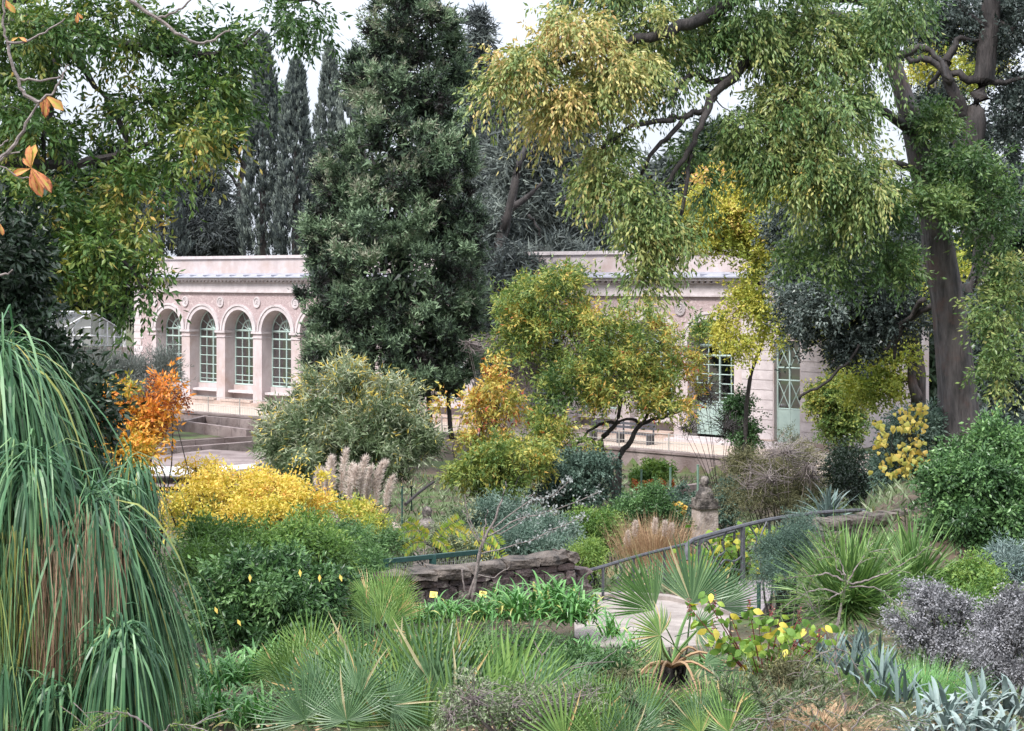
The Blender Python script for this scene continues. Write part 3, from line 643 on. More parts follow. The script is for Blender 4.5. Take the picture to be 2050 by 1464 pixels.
# ------------------------------------------------------------------ stone herms
def noisy(me, amp):
    for v in me.vertices: v.co += Vector(rng.normal(0, amp, 3))
def herm(px, Y, ztop, zbase, rot, label, w_=.27, wide=1.0):
    x = (px-CX)*Y/F; t = thing('stone_herm', label, 'statue', (x, Y, zbase), 'stone herms in the sunken garden')
    hgt = ztop - zbase; A = [np.array((math.cos(rot), math.sin(rot), 0)), np.array((-math.sin(rot), math.cos(rot), 0)), np.array((0, 0, 1.))]
    B = MB(); s1 = hgt*.56
    prof = [(0, 1.0), (s1*.5, .98), (s1, .95)]
    def ringbox(B, z0, w0, z1, w1):
        sg = [(-1,-1),(1,-1),(1,1),(-1,1)]
        lo = [np.array((x, Y, zbase+z0)) + A[0]*a*w0 + A[1]*b*w0 for a, b in sg]; hi = [np.array((x, Y, zbase+z1)) + A[0]*a*w1 + A[1]*b*w1 for a, b in sg]
        B.add(lo+hi, [(0,1,5,4),(1,2,6,5),(2,3,7,6),(3,0,4,7),(4,5,6,7),(0,3,2,1)])
    ringbox(B, -.3, w_, s1, w_*.95); B.build('shaft', M['hermw'], t)
    B = MB(); ringbox(B, s1+.002, w_*1.12, s1+.07, w_*1.14); ringbox(B, s1+.072, w_*1.0, s1+hgt*.13, w_*.96); B.build('collar', M['herm'], t)
    # bust: shoulders flowing into neck and head (one continuous lathe squashed, with face features)
    B = MB(); z0 = s1+hgt*.13; hb = hgt - z0; pr = [(.98, 0), (1.0, .07), (.93, .2), (.8, .32), (.6, .42), (.4, .5), (.34, .55), (.4, .61), (.47, .7), (.48, .8), (.42, .9), (.28, .97), (.02, 1.0)]
    sides = 20; vs = []
    for r, z in pr:
        for k in range(sides):
            a = 2*math.pi*k/sides; rx = r*w_*.93*wide; ry = r*w_*.85
            f = 1.0
            if .56 < z < .95 and abs(((a + math.pi/2 + math.pi) % (2*math.pi)) - math.pi) < .5: f = 1.12 if z < .7 else (1.2 if z < .78 else .98)
            vs.append(np.array((x, Y, zbase+z0+z*hb)) + A[0]*rx*math.cos(a)*f + A[1]*ry*math.sin(a)*f)
    q = [(i*sides+j, i*sides+(j+1) % sides, (i+1)*sides+(j+1) % sides, (i+1)*sides+j) for i in range(len(pr)-1) for j in range(sides)]
    vs = np.array(vs) + rng.normal(0, .006, (len(vs), 3)); B.add(vs, q); B.build('bust', M['herm'], t, smooth=True)
    return t
herm(1411, 42, P(1411, 953, 42)[2], .9, .35, 'pale square stone herm with dark weathered rounded head, right of the garden')
herm(855, 38, P(855, 1014, 38)[2], .75, -.2, 'stone herm with a grey bust behind the green metal fence', .27, 1.0)
herm(577, 34, P(577, 1048, 34)[2], .6, .4, 'weathered stone herm showing only its head above the green shrubs', .26)

# ------------------------------------------------------------------ rough stone parapet wall with coping
wt = thing('stone_parapet', 'rough dark stone parapet wall with thick mossy coping behind the strap-leaved plants', 'wall', P(950, 1200, 22.3))
e0 = np.array((-1.72, 21.4, 3.0)); e1 = np.array((.80, 23.2, 3.0)); d = e1 - e0; Lw = np.linalg.norm(d); d /= Lw; s_ = np.array((-d[1], d[0], 0))
zc = 0; rows = [.21, .2, .18, .2, .1]
def stone(B, c, h, ax, tint, j=.012):
    n = 3; B2 = bmesh.new(); bmesh.ops.create_cube(B2, size=2); bmesh.ops.subdivide_edges(B2, edges=B2.edges[:], cuts=1, use_grid_fill=True)
    vs = np.array([v.co[:] for v in B2.verts]); fs = [[v.index for v in f.verts] for f in B2.faces]; B2.free()
    le = np.linalg.norm(vs, axis=1); f = np.where(le > 1.6, .93, np.where(le > 1.3, .985, 1.0)); vs = vs*f[:, None]
    v = np.asarray(c) + (vs*np.asarray(h)) @ np.asarray(ax) + rng.normal(0, j, vs.shape); B.add(v, fs, tint=tint)
z = 3.0
for r, rh in enumerate(rows):
    x = -.1 * (r % 2)
    while x < Lw:
        ww = rng.uniform(.2, .42); B = MB(); xx = min(x+ww, Lw+.03)
        stone(B, e0 + d*((x+xx)/2) + (0, 0, z - 3.0 + rh/2), ((xx-x)/2-.004, .17 + rng.uniform(-.015, .02), rh/2-.003), [d, s_, (0, 0, 1)], rng.uniform())
        B.build('stone', M['wallst'], wt); x += ww
    z += rh
zt = z; x = -.06
while x < Lw:
    ww = rng.uniform(.35, .62); B = MB(); xx = min(x+ww, Lw+.06)
    stone(B, e0 + d*((x+xx)/2) + (0, 0, zt - 3.0 + .075), ((xx-x)/2-.012, .22, .07), [d, s_, (0, 0, 1)], rng.uniform(), .018)
    B.build('coping_stone', M['cope'], wt); x += ww
B = MB(); B.box((e0+e1)/2 + (0, 0, .38), (Lw/2-.02, .13, .38), [d, s_, (0, 0, 1)], 0); B.build('mortar_core', M['wallst'], wt)
for i in range(9):
    B = MB(); stone(B, e1 + d*(.12+rng.uniform(-.05, .08)) + (0, .1, .1 + i*.075), (.13, .2, .07), [d, s_, (0, 0, 1)], rng.uniform(), .02); B.build('stone', M['wallst'], wt)
B = MB(); stone(B, e1 - d*.1 + (0, 0, .98), (.12, .12, .05), [d, s_, (0, 0, 1)], .2, .02); B.build('coping_stone', M['cope'], wt)
# second parapet wall, far right end of the bridge
wt2 = thing('stone_parapet', 'distant stone parapet with rough top behind the spiky plant at right', 'wall', P(1760, 1070, 27))
a0 = P(1640, 1039, 24.2); a1 = P(1865, 1012, 25.2); dd = a1-a0; L2 = np.linalg.norm(dd[:2]); dd = np.array((dd[0], dd[1], 0))/L2; s2 = np.array((-dd[1], dd[0], 0))
for r in range(4):
    x = 0
    while x < L2:
        ww = rng.uniform(.22, .42); B = MB(); f = (x+ww/2)/L2; zz = a0[2]*(1-f)+a1[2]*f
        stone(B, np.array((a0[0], a0[1], 0)) + dd*(x+ww/2) + (0, 0, zz-.1-r*.17), (ww/2-.012, .2, .078), [dd, s2, (0, 0, 1)], rng.uniform()); B.build('stone', M['wallst'] if r else M['cope'], wt2); x += ww

# ------------------------------------------------------------------ green metal fence behind the wall
ft = thing('green_fence', 'dark green metal mesh fence with a flat top rail standing behind the stone parapet', 'fence', P(865, 1140, 22.6))
f0 = P(770, 1124, 21.9); f1 = P(958, 1105, 23.0); dv = f1-f0
B = MB(); B.box((f0+f1)/2, (np.linalg.norm(dv)/2, .03, .03), [nrm(dv), nrm(np.cross((0,0,1.), dv)), nrm(np.cross(dv, np.cross((0,0,1.), dv)))]); B.build('rail', M['greenm'], ft)
B = MB(); pm_ = f0 + dv*.5; B.box(pm_ - (0, 0, .28), (.05, .04, .3)); B.build('post', M['greenm'], ft)
for q in (.99, .02):
    B = MB(); B.box(f0 + dv*q - (0, 0, .28), (.025, .03, .28)); B.build('post', M['greenm'], ft)
B = MB()
for i in range(46):
    p = f0 + dv*i/45; B.tube([p + (0, .02, 0), p + (0, .02, -.5)], .006, 3)
for i in range(8): B.tube([f0 - (0, 0, .06*i+.04), f1 - (0, 0, .06*i+.04)], .003, 3)
stuff(B.build('mesh_panel', M['wire'], ft))

# ------------------------------------------------------------------ bridge deck and railings
dt = thing('bridge_deck', 'purple-grey plank deck of the small footbridge beside the railing', 'bridge', P(1490, 1200, 24.5))
def onz(px, py, z): return P(px, py, (CZ-z)*F/(py-HY))
q0 = onz(1415, 1222, 3.3); q1 = onz(1520, 1232, 3.3); q2 = onz(1565, 1160, 3.08); q3 = onz(1478, 1163, 3.08)
for i in range(26):
    u0, u1 = i/26, (i+.93)/26; a = q0*(1-u0)+q3*u0; b = q1*(1-u0)+q2*u0; c = q1*(1-u1)+q2*u1; e = q0*(1-u1)+q3*u1
    v = np.array([a, b, c, e]); B = MB(); B.add(np.concatenate([v, v-(0, 0, .05)]), [(0,1,2,3),(4,7,6,5),(0,4,5,1),(1,5,6,2),(2,6,7,3),(3,7,4,0)], tint=rng.uniform()); B.build('plank', M['deck'], dt)
rt = thing('bridge_railing', 'low dark iron railing rising from the stone parapet along the pale path', 'railing', P(1205, 1210, 23.6))
def smoothpts(p, sub=5):
    B = MB(); return limb(B, p, .01, .01, 3, sub=sub)
rp = [P(1148, 1150, 23.2), P(1205, 1135, 23.7), P(1265, 1117, 24.3), P(1330, 1100, 25.0), P(1400, 1083, 25.7), P(1470, 1063, 26.5)]
B = MB(); B.tube(smoothpts(rp), .025, 6); B.build('handrail', M['iron'], rt)
B = MB(); B.tube([P(1150, 1204, 23.3), P(1207, 1202, 23.7), P(1265, 1188, 24.4), P(1330, 1170, 25.1), P(1400, 1150, 25.8)], .015, 5); B.build('lower_rail', M['iron'], rt)
for x, y, yb, Y in ((1148, 1150, 1205, 23.2), (1207, 1134, 1215, 23.7), (1268, 1117, 1190, 24.4), (1330, 1100, 1172, 25.0), (1470, 1063, 1140, 26.5)):
    B = MB(); B.tube([P(x, y, Y), P(x, yb, Y)], .022, 5); B.build('post', M['iron'], rt)
def vine(B, x, y, Y, h, dx, r=.012): B.tube(smoothpts([P(x, y, Y), P(x+dx, y+h*.3, Y), P(x-dx*.2, y+h*.6, Y), P(x+dx*1.4, y+h*.85, Y), P(x-dx*.5, y+h, Y)]), r, 5)
for x in (1178, 1236, 1296, 1362):
    B = MB(); Y = 23.2 + (x-1148)*.0105; vine(B, x, 1150-(x-1148)*.27, Y, 62, rng.choice((-9, 9))); B.build('scroll_bar', M['iron'], rt)
rt2 = thing('bridge_railing', 'curved dark iron railing with wavy vine-like bars crossing behind the fan palms', 'railing', P(1487, 1170, 25.5))
tp = [P(1376, 1122, 24.2), P(1375, 1096, 24.3), P(1386, 1082, 24.5), P(1425, 1070, 24.8), P(1487, 1053, 25.3), P(1545, 1040, 25.9), P(1620, 1029, 26.7), P(1700, 1023, 27.5), P(1775, 1022, 28.3)]
B = MB(); B.tube(smoothpts(tp), .034, 7); B.build('handrail', M['iron'], rt2)
for x, y, yb, Y, r in ((1400, 1080, 1185, 24.6, .028), (1487, 1053, 1168, 25.3, .042), (1540, 1041, 1130, 25.9, .025), (1620, 1029, 1110, 26.7, .025)):
    B = MB(); B.tube([P(x, y, Y), P(x, yb, Y)], r, 6); B.build('post', M['iron'], rt2)
for pts in ([(1387, 1085), (1395, 1092), (1412, 1083), (1424, 1096), (1430, 1118), (1445, 1133)], [(1455, 1064), (1446, 1085), (1450, 1105), (1432, 1118), (1426, 1140), (1440, 1160)], [(1487, 1112), (1470, 1124), (1450, 1122), (1437, 1140), (1420, 1160), (1425, 1180)], [(1487, 1143), (1465, 1140), (1450, 1150), (1435, 1172)], [(1500, 1052), (1515, 1078), (1510, 1100), (1525, 1125)], [(1535, 1045), (1522, 1080), (1535, 1100), (1520, 1130)], [(1387, 1150), (1405, 1140), (1425, 1150), (1450, 1142)]):
    B = MB(); B.tube(smoothpts([P(x, y, 24.6 + (x-1400)*.008) for x, y in pts]), .017, 5); B.build('scroll_bar', M['iron'], rt2)
t = thing('marker_post', 'thin dark green post at the near edge of the plank deck', 'post', P(1519, 1215, 22.5)); B = MB(); B.tube([P(1519, 1168, 22.5), P(1519, 1222, 22.5)], .03, 6); B.build('stake', M['greenm'], t); B = MB(); B.tube([P(1519, 1165, 22.5), P(1519, 1168, 22.5)], .036, 6); B.build('cap', M['iron'], t)
# slender green posts
for i, (x, y, yb, Y, lab) in enumerate([(1284, 942, 984, 48, 'thin green post left of three beside the red bed'), (1342, 938, 995, 47, 'thin green post in the middle of the mossy curb'), (1397, 932, 990, 46, 'thin green post just left of the round-headed herm'), (1097, 998, 1035, 44, 'thin green post under the dark shrub in the garden centre'), (805, 975, 1028, 40, 'thin dark post right of the pampas plumes'), (824, 975, 1000, 42, 'short thin dark stake right of the pampas plumes')]):
    B = MB(); a = P(x, y, Y); b = P(x, yb, Y); B.tube([a, b-(0, 0, .3)], .035 if i < 4 else .022, 6); B.tube([a, a+(0, 0, .02)], .045, 6); o = B.build('garden_post', M['gpost'] if i < 4 else M['greenm']); tag(o, lab, 'post', 'slender posts among the beds')
# yellow plant labels
for i, (x, y, Y, lab) in enumerate([(868, 1191, 20.6, 'small yellow plant label on a stake, left one in front of the stone parapet'), (967, 1190, 20.8, 'small yellow plant label on a stake, right one beside the thin tree foot'), (1963, 1297, 15.5, 'small yellow plant label among the grey shrubs at right')]):
    t = thing('plant_label', lab, 'sign', P(x, y+30, Y), 'yellow plant labels')
    c = P(x, y, Y); ax = [np.array((.97, .1, -.12)), np.array((.1, .5, .86)), np.array((-.1, -.8, .6))]
    ax = [nrm(np.array(a)) for a in ax]; h = 7.5*Y/F
    B = MB(); B.box(c, (h, h*.85, .004), ax); B.build('plate', M['yel'], t)
    B = MB(); 
    for k in range(3): B.box(c - ax[2]*0 + ax[2]*.0055 + ax[1]*h*(.45-.35*k), (h*(.6-.12*k), h*.05, .001), ax)
    B.build('print', M['ink'], t)
    B = MB(); B.tube([c-ax[1]*h*.5, c - (0, 0, .35)], .008, 4); B.build('stake', M['iron'], t)
# ================================================================== VEGETATION
# ---- background cypresses behind the orangery
def cypress(label, px, Y, ytop, ybot, wpx, n, tint=(.1, .8), power=.6, mat='cyp', group='tall cypresses behind the orangery', leaf=.25, lean=0, zb=None):
    k = F/Y; x0 = (px-CX)/k; zt = CZ-(ytop-HY)/k; z0 = 1.2 if zb is None else zb; zb_ = CZ-(ybot-HY)/k
    t = thing('cypress', label, 'tree', (x0, Y, z0), group)
    B = MB(); r = wpx/k
    nc = n//26; hh = rng.uniform(0, 1, nc)**.85; z = zb_ + (zt-zb_)*hh; a = rng.uniform(0, 2*np.pi, nc)
    rad = r*np.clip(1-hh, 0, 1)**power*(1 + .18*np.sin(a*3+z*.9)+.1*np.sin(a*5-z*1.7)); rad = rad*np.where(hh < .12, .8+hh*1.6, 1) + .05
    rr = rad*rng.uniform(.7, 1.04, nc); O = np.stack([x0 + rr*np.cos(a) + lean*hh, Y + rr*np.sin(a), z], 1)
    ct = rng.uniform(tint[0], tint[1], nc)
    m = 26; O2 = np.repeat(O, 1, 0); D = nrm(np.stack([np.cos(a)*.35, np.sin(a)*.35, np.ones(nc)], 1) + rng.normal(0, .12, (nc, 3)))
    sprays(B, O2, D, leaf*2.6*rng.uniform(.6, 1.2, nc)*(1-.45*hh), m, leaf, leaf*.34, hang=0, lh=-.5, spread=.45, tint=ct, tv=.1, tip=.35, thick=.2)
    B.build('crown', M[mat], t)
    B = MB(); B.tube([(x0, Y, z0-.2), (x0, Y, zb_+1), (x0+lean*.5, Y, zb_+(zt-zb_)*.85)], [.35, .3, .04], 6); B.build('trunk', M['bark'], t)
    return t
cypress('tallest left cypress behind the orangery with a blunt dark top', 526, 112, 76, 520, 42, 40000, power=.5)
cypress('second tall cypress, close right of the tallest one', 592, 108, 128, 520, 41, 38000, power=.5)
cypress('third cypress with a thin pointed top left of the big conifer', 660, 116, 98, 520, 44, 32000, (.3, .95), power=.62)
cypress('paler cypress peeping out beside the big conifer', 702, 104, 165, 500, 38, 16000, (.5, 1), power=.5)
cypress('short dark cypress above the left end of the orangery', 320, 103, 330, 520, 55, 15000, (.05, .6), power=.3)
cypress('dim cypress seen through the leaves at upper left', 388, 125, 290, 520, 40, 8000, (.2, .7), power=.5)
# stone pine
def pinetree(name, label, trunk, blobs, mat, n, ll, lw, cl, cr, sl=1., r0=.35, limbs=(), group=None, tw=120, zf=None, m=14, bm='bark', **kw):
    Y = trunk[0][2]; base = P(*trunk[0]); base[2] = float(H(base[0], base[1])) if zf is None else zf
    t = thing(name, label, 'tree', base, group)
    S = MB(); tp = limb(S, [base-(0, 0, .2)] + [P(*q) for q in trunk[1:]], r0, r0*.35, 8, wob=.02); anch = [tp[3:]]
    for L_ in limbs: anch.append(limb(S, [P(*q[:3]) for q in L_], L_[0][3] if len(L_[0]) > 3 else r0*.4, r0*.12, 6, wob=.03))
    B = MB(); C = crown(B, blobs, ll, lw, sl, m, n, cl, cr, **kw); B.build('crown', M[mat], t)
    anch = np.concatenate(anch); S.build('trunk', M[bm], t, smooth=True)
    S = MB(); twigs(S, C, anch, r0*.16, r0*.04, tw); stuff(S.build('twig', M[bm], t))
    return t, C
pinetree('stone_pine', 'stone pine with a bright green flat crown peeping out behind the tallest cypress', [(484, 600, 122), (484, 470, 122), (478, 400, 122), (487, 330, 122), (500, 250, 122)],
    [(500, 215, 122, 75, 42, 3, .3, 1), (560, 225, 124, 30, 40, 2, .3, .9), (455, 235, 121, 50, 30, 2.5, .3, .9), (430, 300, 122, 50, 26, 2, .0, .5)], 'gpine', 1700, .35, .12, 60, 1.1, 1.2, .4,
    limbs=[[(480, 380, 122), (455, 345, 121), (410, 315, 120)], [(486, 330, 122), (470, 300, 121), (430, 285, 121)], [(488, 340, 122), (505, 300, 122), (530, 250, 122)], [(478, 395, 122), (450, 390, 122), (415, 370, 121)]], bm='barkg', tw=50)
# dark wood behind at left and centre
pinetree('dark_pine', 'dark feathery pine between the short cypress and the tall cypresses', [(425, 560, 118), (425, 480, 118), (430, 400, 118)], [(425, 460, 118, 68, 62, 4, 0, .45), (400, 380, 119, 45, 60, 3, .1, .5)], 'pine', 2800, .5, .1, 90, 1.2, 1.5, .3, spread=1.0, tw=80)
for i, (x, Y, bl, lab) in enumerate([
    (230, 112, [(215, 420, 112, 75, 170, 4, 0, .6), (235, 570, 110, 45, 90, 3, 0, .5)], 'tall dark evergreen right behind the greenhouse'),
    (150, 118, [(130, 470, 118, 75, 170, 5, 0, .5), (160, 590, 116, 60, 50, 3, 0, .6)], 'dark evergreen behind the greenhouse roof ridge'),
    (60, 108, [(50, 500, 108, 80, 190, 5, 0, .5)], 'dark evergreen at the left edge behind the greenhouse'),
    (1425, 105, [(1435, 330, 105, 52, 110, 4, 0, .6), (1460, 430, 103, 60, 70, 3, 0, .5)], 'dark evergreen behind the yellow crown at right'),
    (1300, 108, [(1305, 430, 108, 60, 80, 4, .2, .8), (1345, 380, 106, 40, 60, 3, .2, .7)], 'grey-green evergreen between the pine and the yellow crown'),
    (1930, 84, [(1920, 620, 84, 110, 160, 4, 0, .6), (1880, 760, 82, 80, 80, 3, 0, .5)], 'dark evergreen seen behind the thick grey trunk'),
    (2060, 78, [(2050, 600, 78, 110, 200, 4, 0, .5)], 'dark evergreen at the right edge behind the hedge'),
    (1600, 96, [(1590, 420, 96, 90, 110, 5, 0, .5)], 'dark evergreen behind the right end of the orangery')]):
    pinetree('evergreen_tree', lab, [(x, 560, Y), (x, 450, Y), (x+5, 330, Y)], bl, 'dark' if i not in (4,) else 'pine', 2200, .5, .2, 80, 1.3, 1.3, .3, tw=40, core=500, group='dark evergreens behind the orangery')
# ---- tall thin conifer right of the big one
pinetree('thin_pine', 'tall thin sparse pine with a bare pole trunk right of the big conifer', [(962, 560, 92), (963, 380, 92), (966, 250, 92), (960, 120, 92), (957, 20, 92)],
    [(957, 60, 92, 24, 55, .9, .1, .7), (958, 140, 92, 36, 45, 1.2, .1, .6), (945, 250, 92, 38, 60, 1.6, .1, .5), (985, 320, 92, 40, 80, 1.6, .1, .5), (940, 400, 91, 45, 70, 1.6, 0, .5), (955, 200, 92, 42, 30, 1.6, .1, .5)], 'pine', 1500, .5, .08, 110, .45, .8, .33,
    limbs=[[(962, 300, 92), (935, 330, 91), (915, 370, 91)], [(963, 250, 92), (990, 290, 92), (1005, 330, 92)], [(960, 180, 92), (985, 170, 92)]], hang=.1, spread=1.1, tw=130)
# ---- grey drooping pines behind the autumn tree
PN = [(1090, 540, 74, 120, 60, 2, .1, .7), (1000, 650, 72, 55, 80, 1.8, 0, .6), (1060, 330, 78, 85, 120, 3, .1, .7), (1125, 400, 78, 85, 130, 3, .1, .8), (1000, 450, 77, 70, 90, 3, .1, .7), (1180, 480, 77, 70, 80, 2.5, 0, .6), (1030, 230, 79, 55, 80, 2, 0, .5), (1130, 260, 79, 70, 70, 2, 0, .5), (1000, 560, 72, 50, 70, 2, 0, .5), (1120, 520, 76, 90, 60, 2.5, .1, .6), (960, 520, 74, 35, 90, 2, 0, .5)]
pinetree('aleppo_pine', 'grey-green drooping pine with forked bare limbs above the autumn tree', [(985, 830, 72), (985, 640, 72), (1000, 500, 73), (1020, 420, 74), (1040, 330, 76), (1065, 240, 77)], PN, 'pine', 6800, .5, .075, 330, .95, 1.2, .38,
    limbs=[[(1022, 420, 74, .22), (1060, 390, 74), (1085, 365, 74)], [(1010, 460, 73, .2), (1040, 330, 73), (1052, 290, 74), (1070, 240, 75)], [(1045, 320, 74, .12), (1070, 295, 74), (1090, 278, 74)], [(1000, 520, 73, .12), (940, 480, 72), (905, 470, 72)], [(1058, 430, 71, .07), (1070, 445, 71), (1083, 475, 71)], [(1110, 320, 72, .06), (1125, 335, 72), (1135, 355, 72)], [(1130, 400, 73, .1), (1170, 405, 73), (1210, 430, 73)], [(1000, 600, 72, .1), (1040, 560, 72), (1050, 520, 72)], [(985, 560, 72, .1), (950, 530, 72), (925, 520, 72)], [(1150, 280, 73, .06), (1165, 330, 73), (1180, 360, 73)]],
    hang=.5, lh=.3, spread=.9, tip=.2, tw=330, bm='bark', m=15)
# ---- big conifer in front of the orangery
BC = [(815, 60, 62, 105, 110, 2.2, 0, 1), (835, -60, 62, 90, 110, 2, 0, 0.7), (800, 190, 62, 125, 100, 2.6, 0, 1), (905, 160, 63, 45, 100, 1.5, 0, 0.6), (725, 150, 63, 38, 60, 1.2, 0, 0.6), (790, 320, 62, 150, 110, 3, 0, 1), (885, 320, 62.5, 75, 110, 2, 0, 0.7), (700, 380, 62, 70, 90, 2, 0, 0.9),
      (780, 450, 62, 165, 110, 3.2, 0, 1), (910, 450, 62, 65, 100, 2, 0, 0.9), (665, 520, 62, 65, 110, 2, 0, 1), (800, 570, 61, 160, 100, 3.2, 0, 1), (905, 590, 62, 55, 90, 2, 0, 0.7999999999999999), (685, 650, 62, 85, 110, 2.2, 0, 0.9), (800, 690, 61.5, 140, 95, 3, 0, 0.85), (890, 700, 62, 80, 90, 2, 0, 0.7), (660, 720, 62, 55, 60, 1.8, 0, 0.7999999999999999), (850, 770, 62, 90, 50, 2, 0, 0.6), (930, 600, 62.5, 50, 120, 1.6, 0, 0.7999999999999999), (650, 470, 62, 40, 60, 1.5, 0, 1)]
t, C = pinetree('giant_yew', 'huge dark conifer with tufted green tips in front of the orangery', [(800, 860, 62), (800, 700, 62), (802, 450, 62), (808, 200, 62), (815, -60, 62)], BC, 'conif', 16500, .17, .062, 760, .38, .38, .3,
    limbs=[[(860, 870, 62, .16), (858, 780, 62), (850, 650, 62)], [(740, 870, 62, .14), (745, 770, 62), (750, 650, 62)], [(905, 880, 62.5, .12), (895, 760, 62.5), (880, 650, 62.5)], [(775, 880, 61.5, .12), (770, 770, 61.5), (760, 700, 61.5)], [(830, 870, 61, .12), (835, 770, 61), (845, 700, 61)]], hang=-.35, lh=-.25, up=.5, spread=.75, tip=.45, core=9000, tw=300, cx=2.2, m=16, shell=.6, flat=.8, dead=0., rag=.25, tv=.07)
# ---- left foreground tree (leaves hanging into the frame)
LT = [(60, 60, 20, 150, 110, 1.2, .1, .75), (260, 60, 20.5, 150, 90, 1.2, .1, .7), (430, 90, 21, 100, 85, 1, .05, .6), (560, 30, 21, 85, 38, .8, 0, .45), (630, 20, 21, 35, 40, .5, 0, .4), (90, 230, 20, 130, 100, 1.2, .05, .75), (300, 210, 20.5, 130, 80, 1.1, .1, .8), (420, 190, 20.5, 75, 70, .9, .1, .7), (400, 260, 20, 85, 60, .9, .3, .85),
      (90, 400, 19.5, 120, 100, 1.2, .2, .8), (260, 370, 20, 95, 75, 1, .25, .85), (360, 320, 20, 50, 40, .7, .2, .7), (60, 520, 19, 100, 85, 1, .2, .8), (200, 480, 19.5, 80, 80, .9, .3, .85), (285, 460, 19.5, 60, 38, .6, .35, .85), (110, 540, 19.3, 90, 50, .8, .3, .8), (210, 520, 19.3, 60, 38, .6, .3, .8), (255, 590, 19.3, 26, 60, .3, .25, .7), (300, 560, 19.2, 16, 40, .2, .2, .7), (290, 520, 19.3, 38, 30, .3, .25, .7), (0, 300, 21, 80, 300, 1, 0, .5), (470, 150, 21, 45, 50, .5, .05, .5)]
base = np.array((-9.5, 21.0, float(H(-9.5, 21)))); 
t = thing('hackberry_tree', 'leafy tree overhanging the upper left corner with drooping pointed leaves', 'tree', base)
B = MB(); C = crown(B, LT, .1, .036, .4, 13, 3300, 270, .25, hang=.5, lh=.5, up=-.1, spread=.8, tv=.1, thick=.14, shell=.2, rag=.4); B.build('crown', M['hackl'], t)
S = MB(); tp = limb(S, [base-(0, 0, .3), base+(0.2, 0, 3), P(-250, 300, 21), P(-150, 60, 21)], .35, .2, 10, wob=.03); S.build('trunk', M['bark'], t, smooth=True)
S = MB(); an = [tp[4:]]
for L_ in ([(-200, 200, 21, .14), (0, 60, 20.6), (120, 70, 20.6), (160, 130, 20.5), (215, 200, 20.4)], [(-150, 60, 21, .12), (60, 30, 21), (250, 90, 20.6), (420, 110, 20.6), (520, 60, 20.8)], [(-200, 350, 20.6, .1), (0, 330, 20), (150, 330, 20), (250, 300, 20), (320, 285, 20)], [(215, 200, 20.4, .05), (250, 280, 20), (260, 350, 20)], [(-200, 400, 20, .08), (0, 470, 19.5), (140, 480, 19.5), (240, 520, 19.3), (290, 580, 19.3)], [(120, 70, 20.6, .06), (100, 200, 20.2), (92, 350, 20)], [(-100, 20, 21, .08), (300, -30, 21), (500, -10, 21), (640, 10, 21)]):
    an.append(limb(S, [P(*q[:3]) for q in L_], L_[0][3], .02, 6, wob=.02))
twigs(S, C, np.concatenate(an), .02, .005, 400, sag=.1, wob=.08); S.build('branch', M['bark'], t)
# dark laurel under it
bush('laurel_tree', 'dark glossy laurel at the left behind the drooping grass tree', 'tree', 40, 17.5, [(20, 520, 17.5, 70, 130, .8, 0, .5), (30, 660, 17.5, 65, 90, .9, 0, .6), (70, 745, 17.5, 50, 60, .6, .05, .7), (140, 860, 17, 55, 80, .6, 0, .6), (160, 790, 17.5, 35, 35, .2, .1, .6), (40, 800, 18, 120, 120, .8, 0, .4), (100, 950, 17.5, 110, 100, .8, 0, .4)], 'dark', .1, .042, .35, 12, 2600, 260, .3, core=500, hang=.15, lh=.3, stems=40, sr=.03)
# ---- the big hackberry at right
base = P(1922, 930, 30); base[2] = float(H(base[0], base[1]))
t = thing('old_hackberry', 'large old tree with a thick grey trunk leaning left and a wide yellow-green crown', 'tree', base)
S = MB(); tk = np.array([base-(0, 0, .4), base+(0, 0, .15), P(1918, 800, 30), P(1903, 650, 30), P(1880, 500, 30), P(1850, 350, 30), P(1812, 200, 30), P(1770, 80, 30), P(1730, -60, 30)])
pts = limb(MB(), tk, 1, 1, sub=6); n = len(pts); yy = np.array([HY-(p[2]-CZ)*F/30 for p in pts])
rad = np.interp(-yy, [-960, -900, -800, -650, -500, -350, -170, 60], [.5, .4, .34, .3, .29, .25, .17, .13]); sides = 40; th_ = np.linspace(0, 2*np.pi, sides, endpoint=False)
V = []
for i, p in enumerate(pts):
    fl = np.interp(-yy[i], [-960, -850, -600, -300], [.17, .1, .05, .02])
    rr = rad[i]*(1 + fl*np.sin(th_*5+.6+i*.03) + fl*.6*np.sin(th_*9+i*.08) + rng.normal(0, .012, sides)); V.append(np.stack([p[0]+rr*np.cos(th_), p[1]+rr*np.sin(th_), np.full(sides, p[2])], 1))
S.add(np.concatenate(V), [(i*sides+j, i*sides+(j+1) % sides, (i+1)*sides+(j+1) % sides, (i+1)*sides+j) for i in range(n-1) for j in range(sides)])
S.build('trunk', M['barkg'], t, smooth=True)
S = MB(); an = [pts[20:]]
